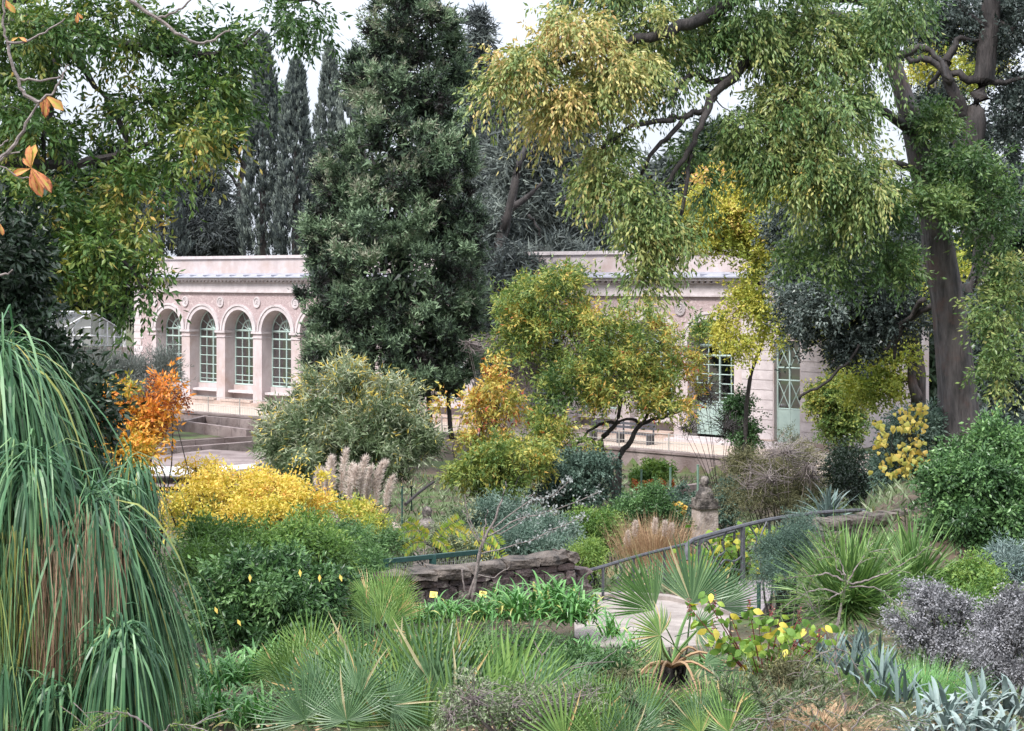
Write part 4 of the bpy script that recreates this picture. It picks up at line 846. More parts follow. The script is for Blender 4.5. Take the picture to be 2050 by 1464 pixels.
for L_ in ([(1770, 80, 30, .16), (1660, 30, 29), (1560, 85, 28.5), (1480, 140, 28), (1425, 200, 27.5), (1385, 230, 27.3), (1340, 240, 27)], [(1740, 0, 30, .16), (1560, -20, 28.5), (1400, 40, 27.5), (1330, 66, 27), (1220, 90, 27), (1100, 130, 26.8), (1010, 150, 26.6)],
           [(1430, 195, 27.6, .07), (1408, 240, 27), (1380, 300, 27), (1340, 360, 27), (1325, 420, 27)], [(1500, 120, 28, .07), (1440, 160, 28), (1380, 150, 27.5), (1350, 210, 27)], [(1385, 230, 27.3, .05), (1330, 280, 27), (1290, 330, 27), (1260, 420, 27)], [(1830, 270, 30, .1), (1720, 200, 28.5), (1640, 260, 28), (1580, 330, 28)], [(1850, 350, 30, .08), (1780, 330, 28.6), (1700, 380, 28)],
           [(1790, 120, 30, .1), (1860, 100, 30), (1900, 160, 29.5)], [(1220, 90, 27, .05), (1180, 60, 27), (1100, 60, 27)], [(1350, 240, 27, .05), (1270, 250, 26.8), (1200, 300, 26.8)], [(1385, 300, 27, .04), (1370, 370, 27), (1350, 470, 27), (1310, 540, 27)], [(1100, 130, 26.8, .04), (1060, 105, 26.8), (1050, 125, 26.8)]):
    an.append(limb(S, [P(*q[:3]) for q in L_], L_[0][3], .025, 7, wob=.03))
S.build('branch', M['bark'], t, smooth=True)
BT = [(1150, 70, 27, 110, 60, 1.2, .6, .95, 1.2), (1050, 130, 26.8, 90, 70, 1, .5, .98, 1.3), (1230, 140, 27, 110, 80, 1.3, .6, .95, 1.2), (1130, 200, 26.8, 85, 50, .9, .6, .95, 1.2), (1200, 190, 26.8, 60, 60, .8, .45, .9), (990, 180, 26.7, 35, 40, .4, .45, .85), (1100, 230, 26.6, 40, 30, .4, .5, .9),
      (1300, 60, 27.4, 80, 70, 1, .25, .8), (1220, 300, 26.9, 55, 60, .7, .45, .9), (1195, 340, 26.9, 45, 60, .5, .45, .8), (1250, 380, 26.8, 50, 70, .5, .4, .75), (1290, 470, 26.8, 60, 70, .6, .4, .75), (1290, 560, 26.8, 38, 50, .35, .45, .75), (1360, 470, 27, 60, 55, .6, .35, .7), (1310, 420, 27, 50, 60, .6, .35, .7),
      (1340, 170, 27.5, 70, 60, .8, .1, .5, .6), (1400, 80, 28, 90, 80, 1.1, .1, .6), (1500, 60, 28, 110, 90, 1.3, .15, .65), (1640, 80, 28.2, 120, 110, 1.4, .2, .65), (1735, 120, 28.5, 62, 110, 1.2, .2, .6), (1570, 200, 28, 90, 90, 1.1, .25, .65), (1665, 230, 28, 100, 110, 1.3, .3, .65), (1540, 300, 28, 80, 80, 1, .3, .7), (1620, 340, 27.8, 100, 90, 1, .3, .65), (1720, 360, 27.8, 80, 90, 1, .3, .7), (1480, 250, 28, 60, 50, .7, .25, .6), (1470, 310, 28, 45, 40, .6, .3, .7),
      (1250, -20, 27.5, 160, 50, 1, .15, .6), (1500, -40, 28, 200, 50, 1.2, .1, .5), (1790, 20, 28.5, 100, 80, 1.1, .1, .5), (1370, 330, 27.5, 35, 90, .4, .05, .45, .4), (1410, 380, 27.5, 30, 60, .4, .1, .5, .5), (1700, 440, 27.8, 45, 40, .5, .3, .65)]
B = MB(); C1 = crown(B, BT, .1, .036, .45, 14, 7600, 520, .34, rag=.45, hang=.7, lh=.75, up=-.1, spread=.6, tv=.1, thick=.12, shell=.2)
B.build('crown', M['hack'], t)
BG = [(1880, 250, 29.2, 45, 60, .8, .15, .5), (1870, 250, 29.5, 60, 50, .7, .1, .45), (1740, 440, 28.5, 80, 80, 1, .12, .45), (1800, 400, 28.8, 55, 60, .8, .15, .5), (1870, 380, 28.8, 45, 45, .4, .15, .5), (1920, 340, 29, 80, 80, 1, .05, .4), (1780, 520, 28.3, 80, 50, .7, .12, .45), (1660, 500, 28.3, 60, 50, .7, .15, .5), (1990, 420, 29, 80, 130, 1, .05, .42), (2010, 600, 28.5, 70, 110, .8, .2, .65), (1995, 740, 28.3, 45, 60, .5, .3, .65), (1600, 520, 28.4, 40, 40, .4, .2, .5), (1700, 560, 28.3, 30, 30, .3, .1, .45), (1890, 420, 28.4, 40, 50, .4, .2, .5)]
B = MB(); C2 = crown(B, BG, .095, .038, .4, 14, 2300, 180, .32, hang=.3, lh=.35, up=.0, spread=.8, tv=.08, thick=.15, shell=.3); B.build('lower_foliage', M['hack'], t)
S = MB(); A_ = np.concatenate(an); twigs(S, C1, A_, .022, .005, 650, sag=.12, wob=.08); twigs(S, C2, A_, .02, .005, 230, sag=.1, wob=.08)
stuff(S.build('twig', M['bark'], t))
# ---- dark oak at the far right with twisted limbs, and its grey-green side foliage
OK_ = [(1620, 500, 46, 80, 60, 2, 0, .7), (1700, 560, 45, 110, 90, 2.5, 0, .6), (1640, 600, 45, 90, 70, 2, .1, .8), (1780, 620, 45, 80, 90, 2, 0, .4), (1590, 560, 46, 50, 60, 1.2, .2, .8), (1700, 680, 45, 70, 55, 1.5, 0, .4), (1560, 450, 47, 50, 40, 1.2, .1, .6), (1800, 480, 45, 70, 60, 2, 0, .4), (1600, 665, 46, 40, 35, 1, .1, .6)]
b_ = np.array(P(1975, 800, 42)); b_[2] = float(H(b_[0], b_[1]))
t = thing('holm_oak', 'dark evergreen oak with twisted limbs behind the thick grey trunk', 'tree', b_)
S = MB(); tp = limb(S, [b_-(0, 0, .3), P(1980, 700, 42), P(1975, 560, 42), P(1965, 400, 42), P(1945, 250, 42), P(1975, 130, 42), P(1985, 0, 42), P(1990, -80, 42)], .38, .22, 10, wob=.03); S.build('trunk', M['bark'], t, smooth=True)
S = MB(); an = [tp]
for L_ in ([(1975, 650, 42, .2), (1930, 580, 41.5), (1890, 560, 42), (1830, 555, 43), (1780, 560, 43.5), (1720, 590, 44)], [(1940, 260, 42, .2), (1905, 180, 41.8), (1895, 120, 42), (1920, 85, 42), (1965, 80, 42)], [(1905, 165, 41.6, .13), (1860, 120, 41.6), (1815, 120, 41.6), (1790, 110, 41.6)], [(1960, 160, 42, .13), (1920, 150, 42), (1880, 145, 42), (1860, 180, 42)], [(1955, 155, 42, .12), (2000, 165, 42), (2060, 160, 42)], [(1960, 380, 42, .13), (1925, 330, 42), (1905, 250, 42)], [(1930, 600, 41.8, .15), (1960, 520, 42), (2000, 430, 42)], [(1930, 590, 41.8, .12), (1870, 620, 42.5), (1820, 640, 43.5), (1770, 700, 44)], [(1850, 600, 42.6, .08), (1810, 650, 43.5), (1790, 720, 44)],
           [(1720, 590, 44, .08), (1660, 600, 45), (1600, 640, 45.5)], [(1985, 40, 42, .12), (2020, 60, 42), (2060, 90, 42)], [(1970, 60, 42, .1), (1930, 20, 42), (1900, -20, 42)], [(1720, 690, 44, .04), (1660, 760, 44.5), (1600, 800, 45)], [(1900, 730, 41, .1), (1935, 650, 41.5), (1975, 560, 42)]):
    an.append(limb(S, [P(*q[:3]) for q in L_], L_[0][3], .04, 7, wob=.05))
S.build('branch', M['bark'], t, smooth=True)
OR = [(2000, 60, 43, 70, 90, 2, 0, .5), (2030, 230, 43, 50, 100, 2, 0, .5), (1900, 40, 43, 60, 50, 1.5, 0, .5), (1870, 210, 43, 55, 45, 1.2, 0, .6), (1930, 300, 43.5, 60, 60, 1.5, 0, .5), (2020, 380, 42.5, 50, 70, 1.5, 0, .5), (1840, 60, 43, 50, 60, 1.2, .1, .6, .5)]
B = MB(); C = crown(B, OK_ + OR, .1, .06, .4, 14, 8200, 480, .62, hang=.15, lh=.2, up=.1, spread=.9, tv=.1, thick=.3, core=700); B.build('crown', M['holm'], t)
S = MB(); twigs(S, C, np.concatenate(an), .03, .008, 420, sag=-.02, wob=.1); stuff(S.build('twig', M['bark'], t))
# dark hedge mass far right behind the trunk
bush('cypress_hedge', 'dense dark evergreen hedge right of the thick trunk', 'hedge', 2020, 38, [(2010, 700, 38, 80, 90, 1.5, 0, .5), (2030, 800, 38, 80, 90, 1.5, 0, .6), (1960, 640, 38.5, 40, 60, 1, 0, .4), (2010, 860, 37, 70, 60, 1, .1, .6)], 'holm', .12, .07, .35, 12, 2200, 180, .45, core=400)
# ---- yellow trees behind at right
def ytree(name, label, trunk, blobs, mat, n, cl, **kw):
    return pinetree(name, label, trunk, blobs, mat, n, kw.pop('ll', .1), kw.pop('lw', .075), cl, kw.pop('cr', .55), kw.pop('sl', .5), kw.pop('r0', .2), hang=.25, lh=.2, up=.1, spread=.9, thick=.25, tw=kw.pop('tw', 150), m=14, **kw)
ytree('ginkgo', 'yellow ginkgo crown rising in front of the right part of the orangery', [(1487, 860, 58), (1500, 760, 58), (1535, 650, 57.5), (1500, 520, 57), (1450, 400, 57)],
    [(1450, 410, 57, 90, 65, 2, .45, .85), (1400, 450, 57, 60, 50, 1.5, .4, .8), (1520, 440, 57, 70, 60, 2, .4, .75), (1440, 360, 57.5, 60, 35, 1.5, .7, 1), (1550, 400, 58, 70, 60, 2, .4, .8), (1600, 370, 58, 40, 40, 1.5, .6, .9), (1450, 480, 57, 100, 30, 1.5, .35, .7), (1520, 520, 56.5, 40, 40, 1, .3, .65), (1500, 600, 56.5, 55, 45, 1, .35, .7, .8), (1440, 640, 56.5, 35, 40, .8, .35, .75, .6), (1540, 650, 56.5, 50, 60, 1, .3, .7, .4), (1480, 690, 56, 50, 40, .8, .4, .75, .5), (1580, 530, 57, 30, 40, 1, .3, .6)], 'ginkgo', 4200, 300, r0=.09,
    limbs=[[(1500, 520, 57, .07), (1520, 500, 57), (1550, 480, 57)], [(1500, 520, 57, .06), (1430, 500, 57), (1380, 490, 57)], [(1520, 590, 57, .05), (1490, 620, 56.6), (1450, 650, 56.5)]])
ytree('ginkgo', 'yellow-green tree with a furrowed dark trunk left of the thick grey trunk', [(1836, 880, 50), (1838, 780, 50), (1834, 700, 50), (1840, 620, 50), (1850, 500, 50)],
    [(1830, 600, 50, 80, 60, 2, .3, .65), (1880, 540, 51, 70, 70, 2, .3, .6), (1770, 700, 50, 70, 50, 2, .3, .6), (1940, 620, 50, 60, 70, 2, .3, .6), (1870, 120, 56, 50, 90, 2, .45, .75), (1960, 130, 56, 50, 80, 2, .3, .7), (1880, 250, 56, 30, 60, 1.5, .4, .8), (1740, 770, 50, 80, 50, 1.5, .2, .6), (1780, 640, 50, 40, 40, 1, .3, .6)], 'ginkgo', 3400, 260, r0=.28,
    limbs=[[(1836, 800, 49.6, .2), (1822, 740, 49.5), (1818, 700, 49.5)], [(1840, 640, 50, .1), (1790, 640, 50), (1750, 680, 50)], [(1850, 520, 50, .12), (1865, 300, 53), (1875, 150, 55)]], bm='barkg')
ytree('maple', 'pale yellow-green tree filling the gap between the herm oak and the far door', [(1690, 860, 60), (1690, 700, 60), (1700, 600, 60)],
    [(1680, 640, 61, 80, 80, 2, .3, .6), (1720, 720, 60, 60, 60, 2, .3, .6), (1780, 560, 62, 80, 80, 2, .4, .7)], 'ginkgo', 1500, 120)
bush('climbing_shrub', 'rounded yellow-green climbing shrub against the right end of the orangery', 'shrub', 1685, 57, [(1680, 790, 57, 62, 55, 1, .15, .7), (1690, 850, 57, 60, 45, 1, .1, .6), (1640, 800, 57, 30, 40, .6, .3, .7)], 'autumn', .09, .07, .35, 12, 1500, 130, .4, core=300)
bush('ivy_shrub', 'dark ivy-clad shrub between the arched door and the narrow door', 'shrub', 1480, 59, [(1478, 830, 59, 38, 58, .8, 0, .45), (1495, 870, 58.5, 35, 40, .7, .05, .5)], 'green', .08, .06, .35, 12, 800, 80, .4, core=260)
# ---- autumn tree in the middle
AU = [(1100, 600, 48, 106, 69, 2, 0.20, 0.67), (1060, 650, 48, 78, 57, 1.5, .28, .7), (1130, 560, 48, 78, 46, 1.5, .28, .7), (1190, 650, 47.5, 100, 69, 2, 0.30, 0.77), (1290, 680, 47.5, 100, 69, 2, 0.25, 0.87), (1230, 740, 47, 123, 69, 2, 0.20, 0.77), (1340, 740, 47.5, 84, 69, 1.5, .28, .85), (1150, 740, 47, 78, 69, 1.5, .28, .6), (1100, 790, 46, 78, 57, 1.2, 0.00, 0.47, .6), (1250, 790, 46.5, 123, 40, 1.5, .28, .75), (1340, 810, 47, 67, 40, 1.5, .28, .85), (1100, 850, 46, 70, 40, 1.5, .28, .7), (1400, 690, 47.5, 39, 57, 1, 0.20, 0.67, .5), (1120, 880, 45.5, 89, 51, 1.3, 0.30, 0.77, 0.6), (1060, 580, 48, 75, 45, 1.5, .25, .7), (1030, 690, 48, 60, 50, 1.4, .2, .6), (1000, 620, 48, 35, 30, 1, .3, .7)]
x = (1245-CX)*47/F; base = np.array((x, 47., float(H(x, 47)))); t = thing('autumn_tree', 'spreading autumn tree with arching dark trunks and green to orange leaves', 'tree', base)
S = MB(); an = []
for L_ in ([(1240, 925, 47, .11), (1262, 885, 47), (1285, 850, 47), (1340, 830, 47), (1385, 815, 47)], [(1205, 900, 47, .1), (1215, 870, 47), (1235, 845, 47), (1240, 800, 47), (1230, 740, 47)], [(1280, 852, 47, .06), (1265, 838, 47), (1230, 846, 47)], [(1240, 845, 47, .06), (1200, 850, 47), (1160, 880, 47)], [(1195, 895, 47, .07), (1165, 884, 47), (1150, 900, 46.8)], [(1240, 800, 47, .07), (1190, 730, 47.5), (1130, 650, 48), (1100, 590, 48)], [(1235, 790, 47, .06), (1290, 730, 47.5), (1330, 680, 47.5)], [(1285, 850, 47, .05), (1330, 790, 47.3), (1380, 740, 47.5)]):
    p = [P(*q[:3]) for q in L_]
    if L_[0][0] in (1240, 1205, 1195) and L_[0][1] > 890: p = [np.array((base[0] + rng.normal(0, .1), 47, base[2]-.2))] + p
    an.append(limb(S, p, L_[0][3], .03, 7, wob=.02))
S.build('trunk', M['bark'], t, smooth=True)
B = MB(); C = crown(B, AU, .125, .05, .5, 12, 4300, 330, .3, rag=.45, hang=.25, lh=.3, up=.15, spread=.85, tv=.14, thick=.22); B.build('crown', M['autumn'], t)
S = MB(); twigs(S, C, np.concatenate(an), .022, .006, 380, sag=.1, wob=.1); stuff(S.build('twig', M['bark'], t))
bush('orange_leaved_shrub', 'slender shrub with yellow-orange leaves at the left of the autumn tree', 'shrub', 970, 43, [(985, 770, 43, 38, 45, .8, .72, .9), (960, 820, 43, 50, 45, .8, .7, .9), (1020, 800, 43, 40, 35, .7, .65, .88), (960, 880, 43, 60, 40, .8, .6, .88), (1010, 890, 42.6, 40, 40, .7, .5, .88), (900, 800, 43, 30, 10, .4, .7, .9), (985, 735, 43, 12, 25, .3, .75, .9)], 'autumn', .12, .06, .4, 10, 520, 80, .3, hang=.3, lh=.4)
bush('leafy_shrub', 'yellow-green shrub below the orange-leaved one, right of the pampas plumes', 'shrub', 960, 41, [(940, 940, 41, 55, 40, .8, .2, .75), (1000, 920, 41, 60, 50, .8, .15, .7), (1010, 970, 41, 60, 35, .8, .2, .6), (1070, 920, 42, 50, 50, .8, .3, .8)], 'autumn', .11, .05, .35, 12, 950, 90, .3, core=60)
# bare twiggy mass
def baretwigs(name, label, cat, bx, Y, blobs, n, r=.006, mat='twig', L=.8, leafmat_=None, nl=0, ll=.03, lw=.015, lv=(.2, .8), sag=.0, mainr=.012):
    x = (bx-CX)*Y/F; base = np.array((x, Y, float(H(x, Y)))); t = thing(name, label, cat, base)
    S = MB(); B = MB(); W = np.array([b[3]*b[4] for b in blobs], float); W /= W.sum()
    for b, wt in zip(blobs, W):
        c = P(b[0], b[1], b[2]); k = F/b[2]; rr = np.array((b[3]/k, b[5], b[4]/k))
        hub = [c + rdir(1)[0]*rr*.5 for _ in range(3)]
        for h in hub:
            m_ = base*.5+h*.5 + (0, 0, .1); S.tube([base, m_, h], [mainr, mainr*.7, mainr*.4], 4)
        for i in range(max(3, int(n*wt))):
            h = hub[i % 3]; e = c + rdir(1)[0]*rr*rng.uniform(.6, 1.05); mid = (h+e)/2 + rng.normal(0, .12, 3)*np.linalg.norm(e-h) + (0, 0, sag*np.linalg.norm(e-h))
            S.tube([h, h*.5+mid*.5+rng.normal(0, .03, 3), mid, mid*.5+e*.5+rng.normal(0, .04, 3), e], np.linspace(r, r*.4, 5), 3, cap=False)
            if nl:
                f = rng.uniform(.3, 1, nl)[:, None]; O = mid*(1-f)+e*f + rng.normal(0, .02, (nl, 3)); a = nrm(rdir(nl) + nrm(e-h)); leaves(B, O, a, nrm(np.cross(a, rdir(nl))), ll*rng.uniform(.7, 1.3, nl), lw, rng.uniform(lv[0], lv[1], nl))
    stuff(S.build('twig', M[mat], t))
    if nl: B.build('foliage', M[leafmat_], t)
    return t
baretwigs('bare_shrub', 'grey leafless twiggy shrub left of the autumn crown', 'shrub', 1010, 50, [(1020, 690, 50, 70, 50, 1.2, 0, 0), (1060, 740, 49.5, 60, 60, 1.2, 0, 0), (960, 690, 50, 50, 25, .8, 0, 0)], 520, .014)
baretwigs('bare_shrub', 'dark leafless twigs in front of the arched door', 'shrub', 1440, 52, [(1420, 790, 52, 50, 50, 1, 0, 0), (1450, 850, 52, 50, 40, 1, 0, 0), (1380, 850, 52, 40, 30, .8, 0, 0)], 330, .013, 'bark')
# ---- shrubs by the left end of the building
bush('tamarisk', 'feathery grey-green shrub hiding the foot of the left arches', 'shrub', 230, 74, [(190, 740, 74, 70, 40, 1.5, .1, .7), (260, 760, 74, 70, 50, 1.5, .1, .6), (330, 750, 74, 45, 55, 1.2, .2, .7), (300, 800, 72, 60, 40, 1.2, 0, .5), (150, 800, 74, 80, 50, 1.5, 0, .4)], 'grey', .18, .03, .7, 16, 2000, 160, .6, up=.6, hang=-.1, lh=-.2, spread=.5, core=500)
OT = [(215, 800, 30, 40, 30, .5, .35, .7), (250, 850, 30, 60, 40, .6, .35, .75), (210, 860, 30, 40, 30, .5, .4, .75), (290, 840, 30, 45, 40, .5, .4, .8), (340, 775, 30, 28, 15, .3, .5, .7), (270, 900, 29.5, 40, 40, .5, .25, .6), (345, 830, 30, 14, 18, .2, .4, .7), (215, 920, 29.5, 40, 30, .5, .3, .65), (180, 810, 30, 25, 20, .3, .2, .6), (250, 780, 30, 30, 12, .3, .1, .4)]
t, C = bush('sumac', 'low orange-leaved sumac with dark red seed heads', 'tree', 285, 30, OT, 'orange', .105, .04, .4, 12, 900, 90, .22, hang=.3, lh=.4, stems=60, sr=.02, smat='bark')
B = MB()
for x, y in ((300, 775), (298, 795), (305, 760), (350, 800), (362, 790), (370, 800), (340, 810), (320, 870), (330, 850), (240, 830), (262, 860), (245, 810), (375, 812), (300, 850)):
    p = P(x, y, 29.8); n_ = 60; O = p + rng.normal(0, 1, (n_, 3))*(.05, .05, .09); a = rdir(n_); leaves(B, O, a, nrm(np.cross(a, rdir(n_))), .05, .03, rng.uniform(.93, 1, n_))
B.build('seed_heads', M['orange'], t)
# ---- big rounded willow-leaved shrub
bush('buddleja', 'large rounded grey-green shrub with narrow leaves in front of the big conifer', 'shrub', 690, 42, [(690, 800, 42, 105, 75, 2, .3, .85), (600, 850, 42, 80, 75, 1.6, .1, .7), (770, 850, 42, 90, 80, 1.8, .2, .8), (690, 880, 41, 150, 70, 2, .05, .75), (570, 900, 42, 50, 50, 1, 0, .6), (830, 890, 42, 55, 60, 1.2, .1, .6), (720, 940, 41, 120, 40, 1.4, 0, .5), (700, 750, 42, 50, 35, 1, .5, .85), (780, 775, 42, 30, 35, .7, .5, .85), (620, 930, 41, 70, 35, 1, 0, .45)], 'willow', .16, .032, .45, 15, 4600, 300, .34, rag=.45, hang=.15, lh=.15, up=.5, spread=.75, tip=.3, core=900, tv=.13)
# ---- golden shrub
bush('golden_shrub', 'wide low shrub with bright golden-yellow leaves', 'shrub', 500, 30, [(390, 990, 30, 70, 45, 1, .3, .8), (470, 975, 30, 80, 40, 1, .4, .85), (560, 980, 30, 75, 42, 1, .4, .85), (500, 1020, 29.5, 120, 45, 1, .3, .75), (380, 1030, 29.5, 70, 40, .8, .1, .7), (610, 1000, 30, 45, 30, .7, .3, .8), (560, 1040, 29.5, 50, 40, .7, .2, .7), (400, 935, 30.5, 40, 20, .5, .4, .8), (640, 1010, 30, 25, 25, .4, .5, .95)], 'gold', .07, .032, .28, 12, 2100, 170, .18, rag=.6, tv=.13, hang=.15, lh=.15, up=.1, spread=1, stems=90, sr=.028, thick=.3)
# ---- pampas grasses
def grass(name, label, cat, px, Y, n, L, W, mat='bear', tint=(.1, .8), zoff=0, spreadr=.15, up=1., droop=(1.2, 2.4), seg=5, group=None, z=None, leaf='blades', lean=(0, 0), tv=.1):
    x = (px-CX)*Y/F; zz = float(H(x, Y)) if z is None else z; base = np.array((x, Y, zz + zoff))
    t = thing(name, label, cat, base, group); B = MB()
    a = rng.uniform(0, 2*np.pi, n); O = base + np.stack([np.cos(a), np.sin(a), np.zeros(n)], 1)*(rng.uniform(0, 1, n)*spreadr)[:, None]
    D = nrm(np.stack([np.cos(a)+lean[0], np.sin(a)+lean[1], rng.uniform(.5, 1.9, n)*up*2], 1) + rng.normal(0, .15, (n, 3)))
    blades(B, O, D, L*rng.uniform(.5, 1.15, n), W, rng.uniform(droop[0], droop[1], n), seg, rng.uniform(tint[0], tint[1], n), tv); B.build(leaf, M[mat], t)
    return t, base
def plume(t, p0, p1, r, bend=.1):
    p0 = np.array(p0); p1 = np.array(p1); L_ = np.linalg.norm(p1-p0); B = MB(); n = 750
    f = rng.uniform(0, 1, n); d = (p1-p0)/L_; c = p0 + (p1-p0)*f[:, None] + np.array((bend, 0, 0))*(f**2)[:, None]
    rr = r*np.sin(np.pi*np.clip(f*.92+.06, 0, 1))**.7; o = rdir(n); O = c + o*rr[:, None]*rng.uniform(0, .7, n)[:, None]
    a = nrm(o*.6 + d*1.0 + np.array((.1, 0, -.5))); leaves(B, O, a, nrm(np.cross(a, rdir(n))), r*1.0*rng.uniform(.6, 1.3, n), r*.13, rng.uniform(.1, 1, n)); B.build('plume', M['plume'], t)
t, b = grass('pampas_grass', 'pampas grass with a cluster of tall pinkish-white plumes', 'grass', 715, 36, 900, 1.9, .018, 'blue', (.2, .9), spreadr=.35, droop=(1., 2.2))
for x0, y0, x1, y1 in ((655, 990, 650, 925), (668, 975, 655, 915), (685, 985, 683, 900), (700, 1000, 695, 930), (722, 985, 722, 915), (735, 1000, 733, 935), (752, 1003, 755, 928), (772, 1008, 776, 955), (640, 975, 632, 940), (712, 970, 705, 935), (745, 970, 762, 925)):
    Y = 36+rng.uniform(-.3, .3); B = MB(); B.tube([b+(0, 0, .3), P(x0, y0+30, Y), P((x0+x1)/2, (y0+y1)/2, Y)], .008, 4); B.build('stem', M['straw'], t); plume(t, P(x0, y0+4, Y), P(x1, y1, Y), .115, .12)
t, b = grass('pampas_grass', 'small pampas grass with three nodding plumes beside the golden shrub', 'grass', 690, 31, 800, 1.5, .016, 'blue', (.1, .8), spreadr=.3, droop=(1.5, 2.8), z=1.4)
for pts in ([(605, 1010), (615, 1018), (626, 1030)], [(662, 1020), (672, 1028), (678, 1048)], [(785, 1045), (795, 1052), (802, 1062)]):
    a = [P(x, y, 30.8) for x, y in pts]; B = MB(); B.tube(smoothpts([b+(0, 0, .3), P(pts[0][0]+12, pts[0][1]-5, 30.8), a[0]]), .006, 4); B.build('stem', M['straw'], t); plume(t, a[0], a[2], .075, .02)
# ---- shrubs of the sunken garden
def gb(name, label, bx, Y, blobs, mat, n, cl, ll=.06, lw=.03, cr=.2, sl=.25, **kw): return bush(name, label, kw.pop('cat', 'shrub'), bx, Y, blobs, mat, ll, lw, sl, kw.pop('m', 13), n, cl, cr, **kw)
gb('dense_shrub', 'dense blue-green rounded shrub below the autumn tree trunk', 1150, 43, [(1150, 945, 43, 70, 50, 1, .1, .7), (1190, 930, 43, 50, 40, .8, .1, .7), (1110, 980, 43, 60, 40, .8, 0, .5), (1180, 985, 43, 70, 35, .8, 0, .5)], 'blue', 1900, 180, .07, .04, .25, core=300)
gb('dense_shrub', 'bright green small bush left of the dry orange grass', 1200, 36, [(1195, 1050, 36, 50, 35, .5, .2, .8), (1215, 1075, 36, 35, 25, .4, .2, .7), (1165, 1040, 36, 25, 20, .3, .3, .8)], 'bright', 900, 100, .06, .03)
gb('dense_shrub', 'soft green bush behind the dry orange grass', 1290, 40, [(1290, 1010, 40, 60, 40, .7, .2, .8), (1250, 1030, 40, 40, 30, .6, .1, .6), (1330, 1030, 40, 45, 35, .6, .1, .6), (1310, 985, 40, 35, 25, .5, .2, .7)], 'green', 1500, 150, .06, .03, core=200)
gb('flowering_shrub', 'bluish flowering shrub behind the right herm', 1370, 46, [(1370, 1010, 46, 50, 35, .8, .2, .9), (1440, 1020, 46, 45, 40, .8, .1, .8), (1350, 1040, 45, 60, 35, .8, 0, .6), (1460, 985, 46, 40, 30, .7, .1, .7)], 'blue', 1300, 130, .08, .045, core=200)
gb('small_shrub', 'small leafy bush in the raised bed by the slender green posts', 1315, 52, [(1315, 940, 52, 35, 22, .6, .3, .9), (1290, 955, 52, 30, 20, .6, .1, .6)], 'bright', 450, 50, .09, .05)
gb('rosebush', 'tiny pale-yellow flowered bush left of the right herm', 1362, 42, [(1358, 1018, 42, 16, 9, .2, .75, 1.)], 'gold', 90, 16, .05, .04, .08, .1)
gb('red_ground_cover', 'patch of low red leaves in the bed behind the mossy curb', 1310, 49, [(1310, 972, 49, 38, 6, .8, .95, 1.), (1290, 975, 49, 22, 5, .6, .95, 1.)], 'autumn', 500, 60, .06, .04, .08, .1, stems=2)
t, b = grass('dry_grass', 'dry orange-brown tall grass between the green bush and the right herm', 'grass', 1310, 34, 1300, 1.0, .012, 'dry', (.1, .9), spreadr=.9, up=1.6, droop=(.2, 1.2), z=2.0)
for x, y in ((1310, 1045), (1330, 1050), (1343, 1055), (1270, 1050), (1255, 1070)):
    plume(t, P(x, y+25, 34), P(x, y-5, 34), .07, .02)
grass('dry_grass', 'pale straw-coloured dry grass below the iron railing', 'grass', 1240, 29, 1000, .8, .01, 'dry', (.5, 1), spreadr=.9, up=1.5, droop=(.2, 1.3), z=2.0)
grass('dry_grass', 'orange dry grass tuft just left of the curved railing end', 'grass', 1370, 30, 700, .75, .01, 'dry', (0, .6), spreadr=.6, up=1.3, droop=(.2, 1.3), z=2.2)
gb('yellowish_shrub', 'pale yellow-green feathery shrub right of the stone parapet', 1175, 25.5, [(1175, 1110, 25.5, 35, 38, .3, .5, 1), (1165, 1145, 25.5, 25, 30, .3, .4, .9)], 'bright', 600, 60, .05, .012, .12, .22, up=.6)
grass('weeds', 'rough yellow-green weeds under the low iron railing', 'grass', 1300, 26, 900, .5, .012, 'strap', (.3, 1), spreadr=1.3, up=1.0, droop=(.6, 2), z=2.6)
gb('silver_shrub', 'silvery blue-green loose shrub behind the stone parapet', 1060, 33, [(1000, 1030, 33, 60, 45, .8, .2, 1), (1060, 1050, 33, 70, 40, .8, .2, 1), (1110, 1070, 32, 60, 40, .7, .2, .9), (960, 1060, 33, 60, 50, .8, .1, .8), (1080, 1100, 30, 70, 30, .6, .2, .9), (1020, 1090, 30, 60, 30, .6, .1, .8)], 'blue', 2700, 240, .08, .02, .25, .32, up=.4, core=250)
gb('mixed_shrub', 'tangled green and yellow shrub behind the green metal fence', 900, 32, [(900, 1080, 32, 50, 45, .6, .2, .8), (930, 1040, 33, 40, 40, .6, .2, .8), (790, 1085, 31, 45, 40, .6, .2, .7), (950, 1100, 31, 40, 35, .5, .3, .9)], 'willow', 1300, 120, .08, .018, .22, .3, up=.5)
gb('brown_shrub', 'olive-brown fine-twigged shrub right of the right herm', 1560, 38, [(1500, 940, 38, 70, 55, .9, .1, .9), (1570, 960, 38, 80, 70, 1, .1, .9), (1520, 1000, 37, 90, 50, 1, 0, .7), (1620, 990, 38, 60, 55, .8, 0, .6), (1600, 910, 39, 55, 50, .8, .2, .9)], 'olive', 2400, 200, .08, .016, .3, .35, up=.5, core=200, rag=.5)
baretwigs('bare_shrub', 'arching leafless twigs over the olive-brown shrub', 'shrub', 1580, 37, [(1580, 900, 37, 80, 40, .8, 0, 0), (1520, 960, 36.5, 70, 50, .8, 0, 0), (1620, 950, 37, 60, 50, .7, 0, 0)], 300, .009, 'twig')
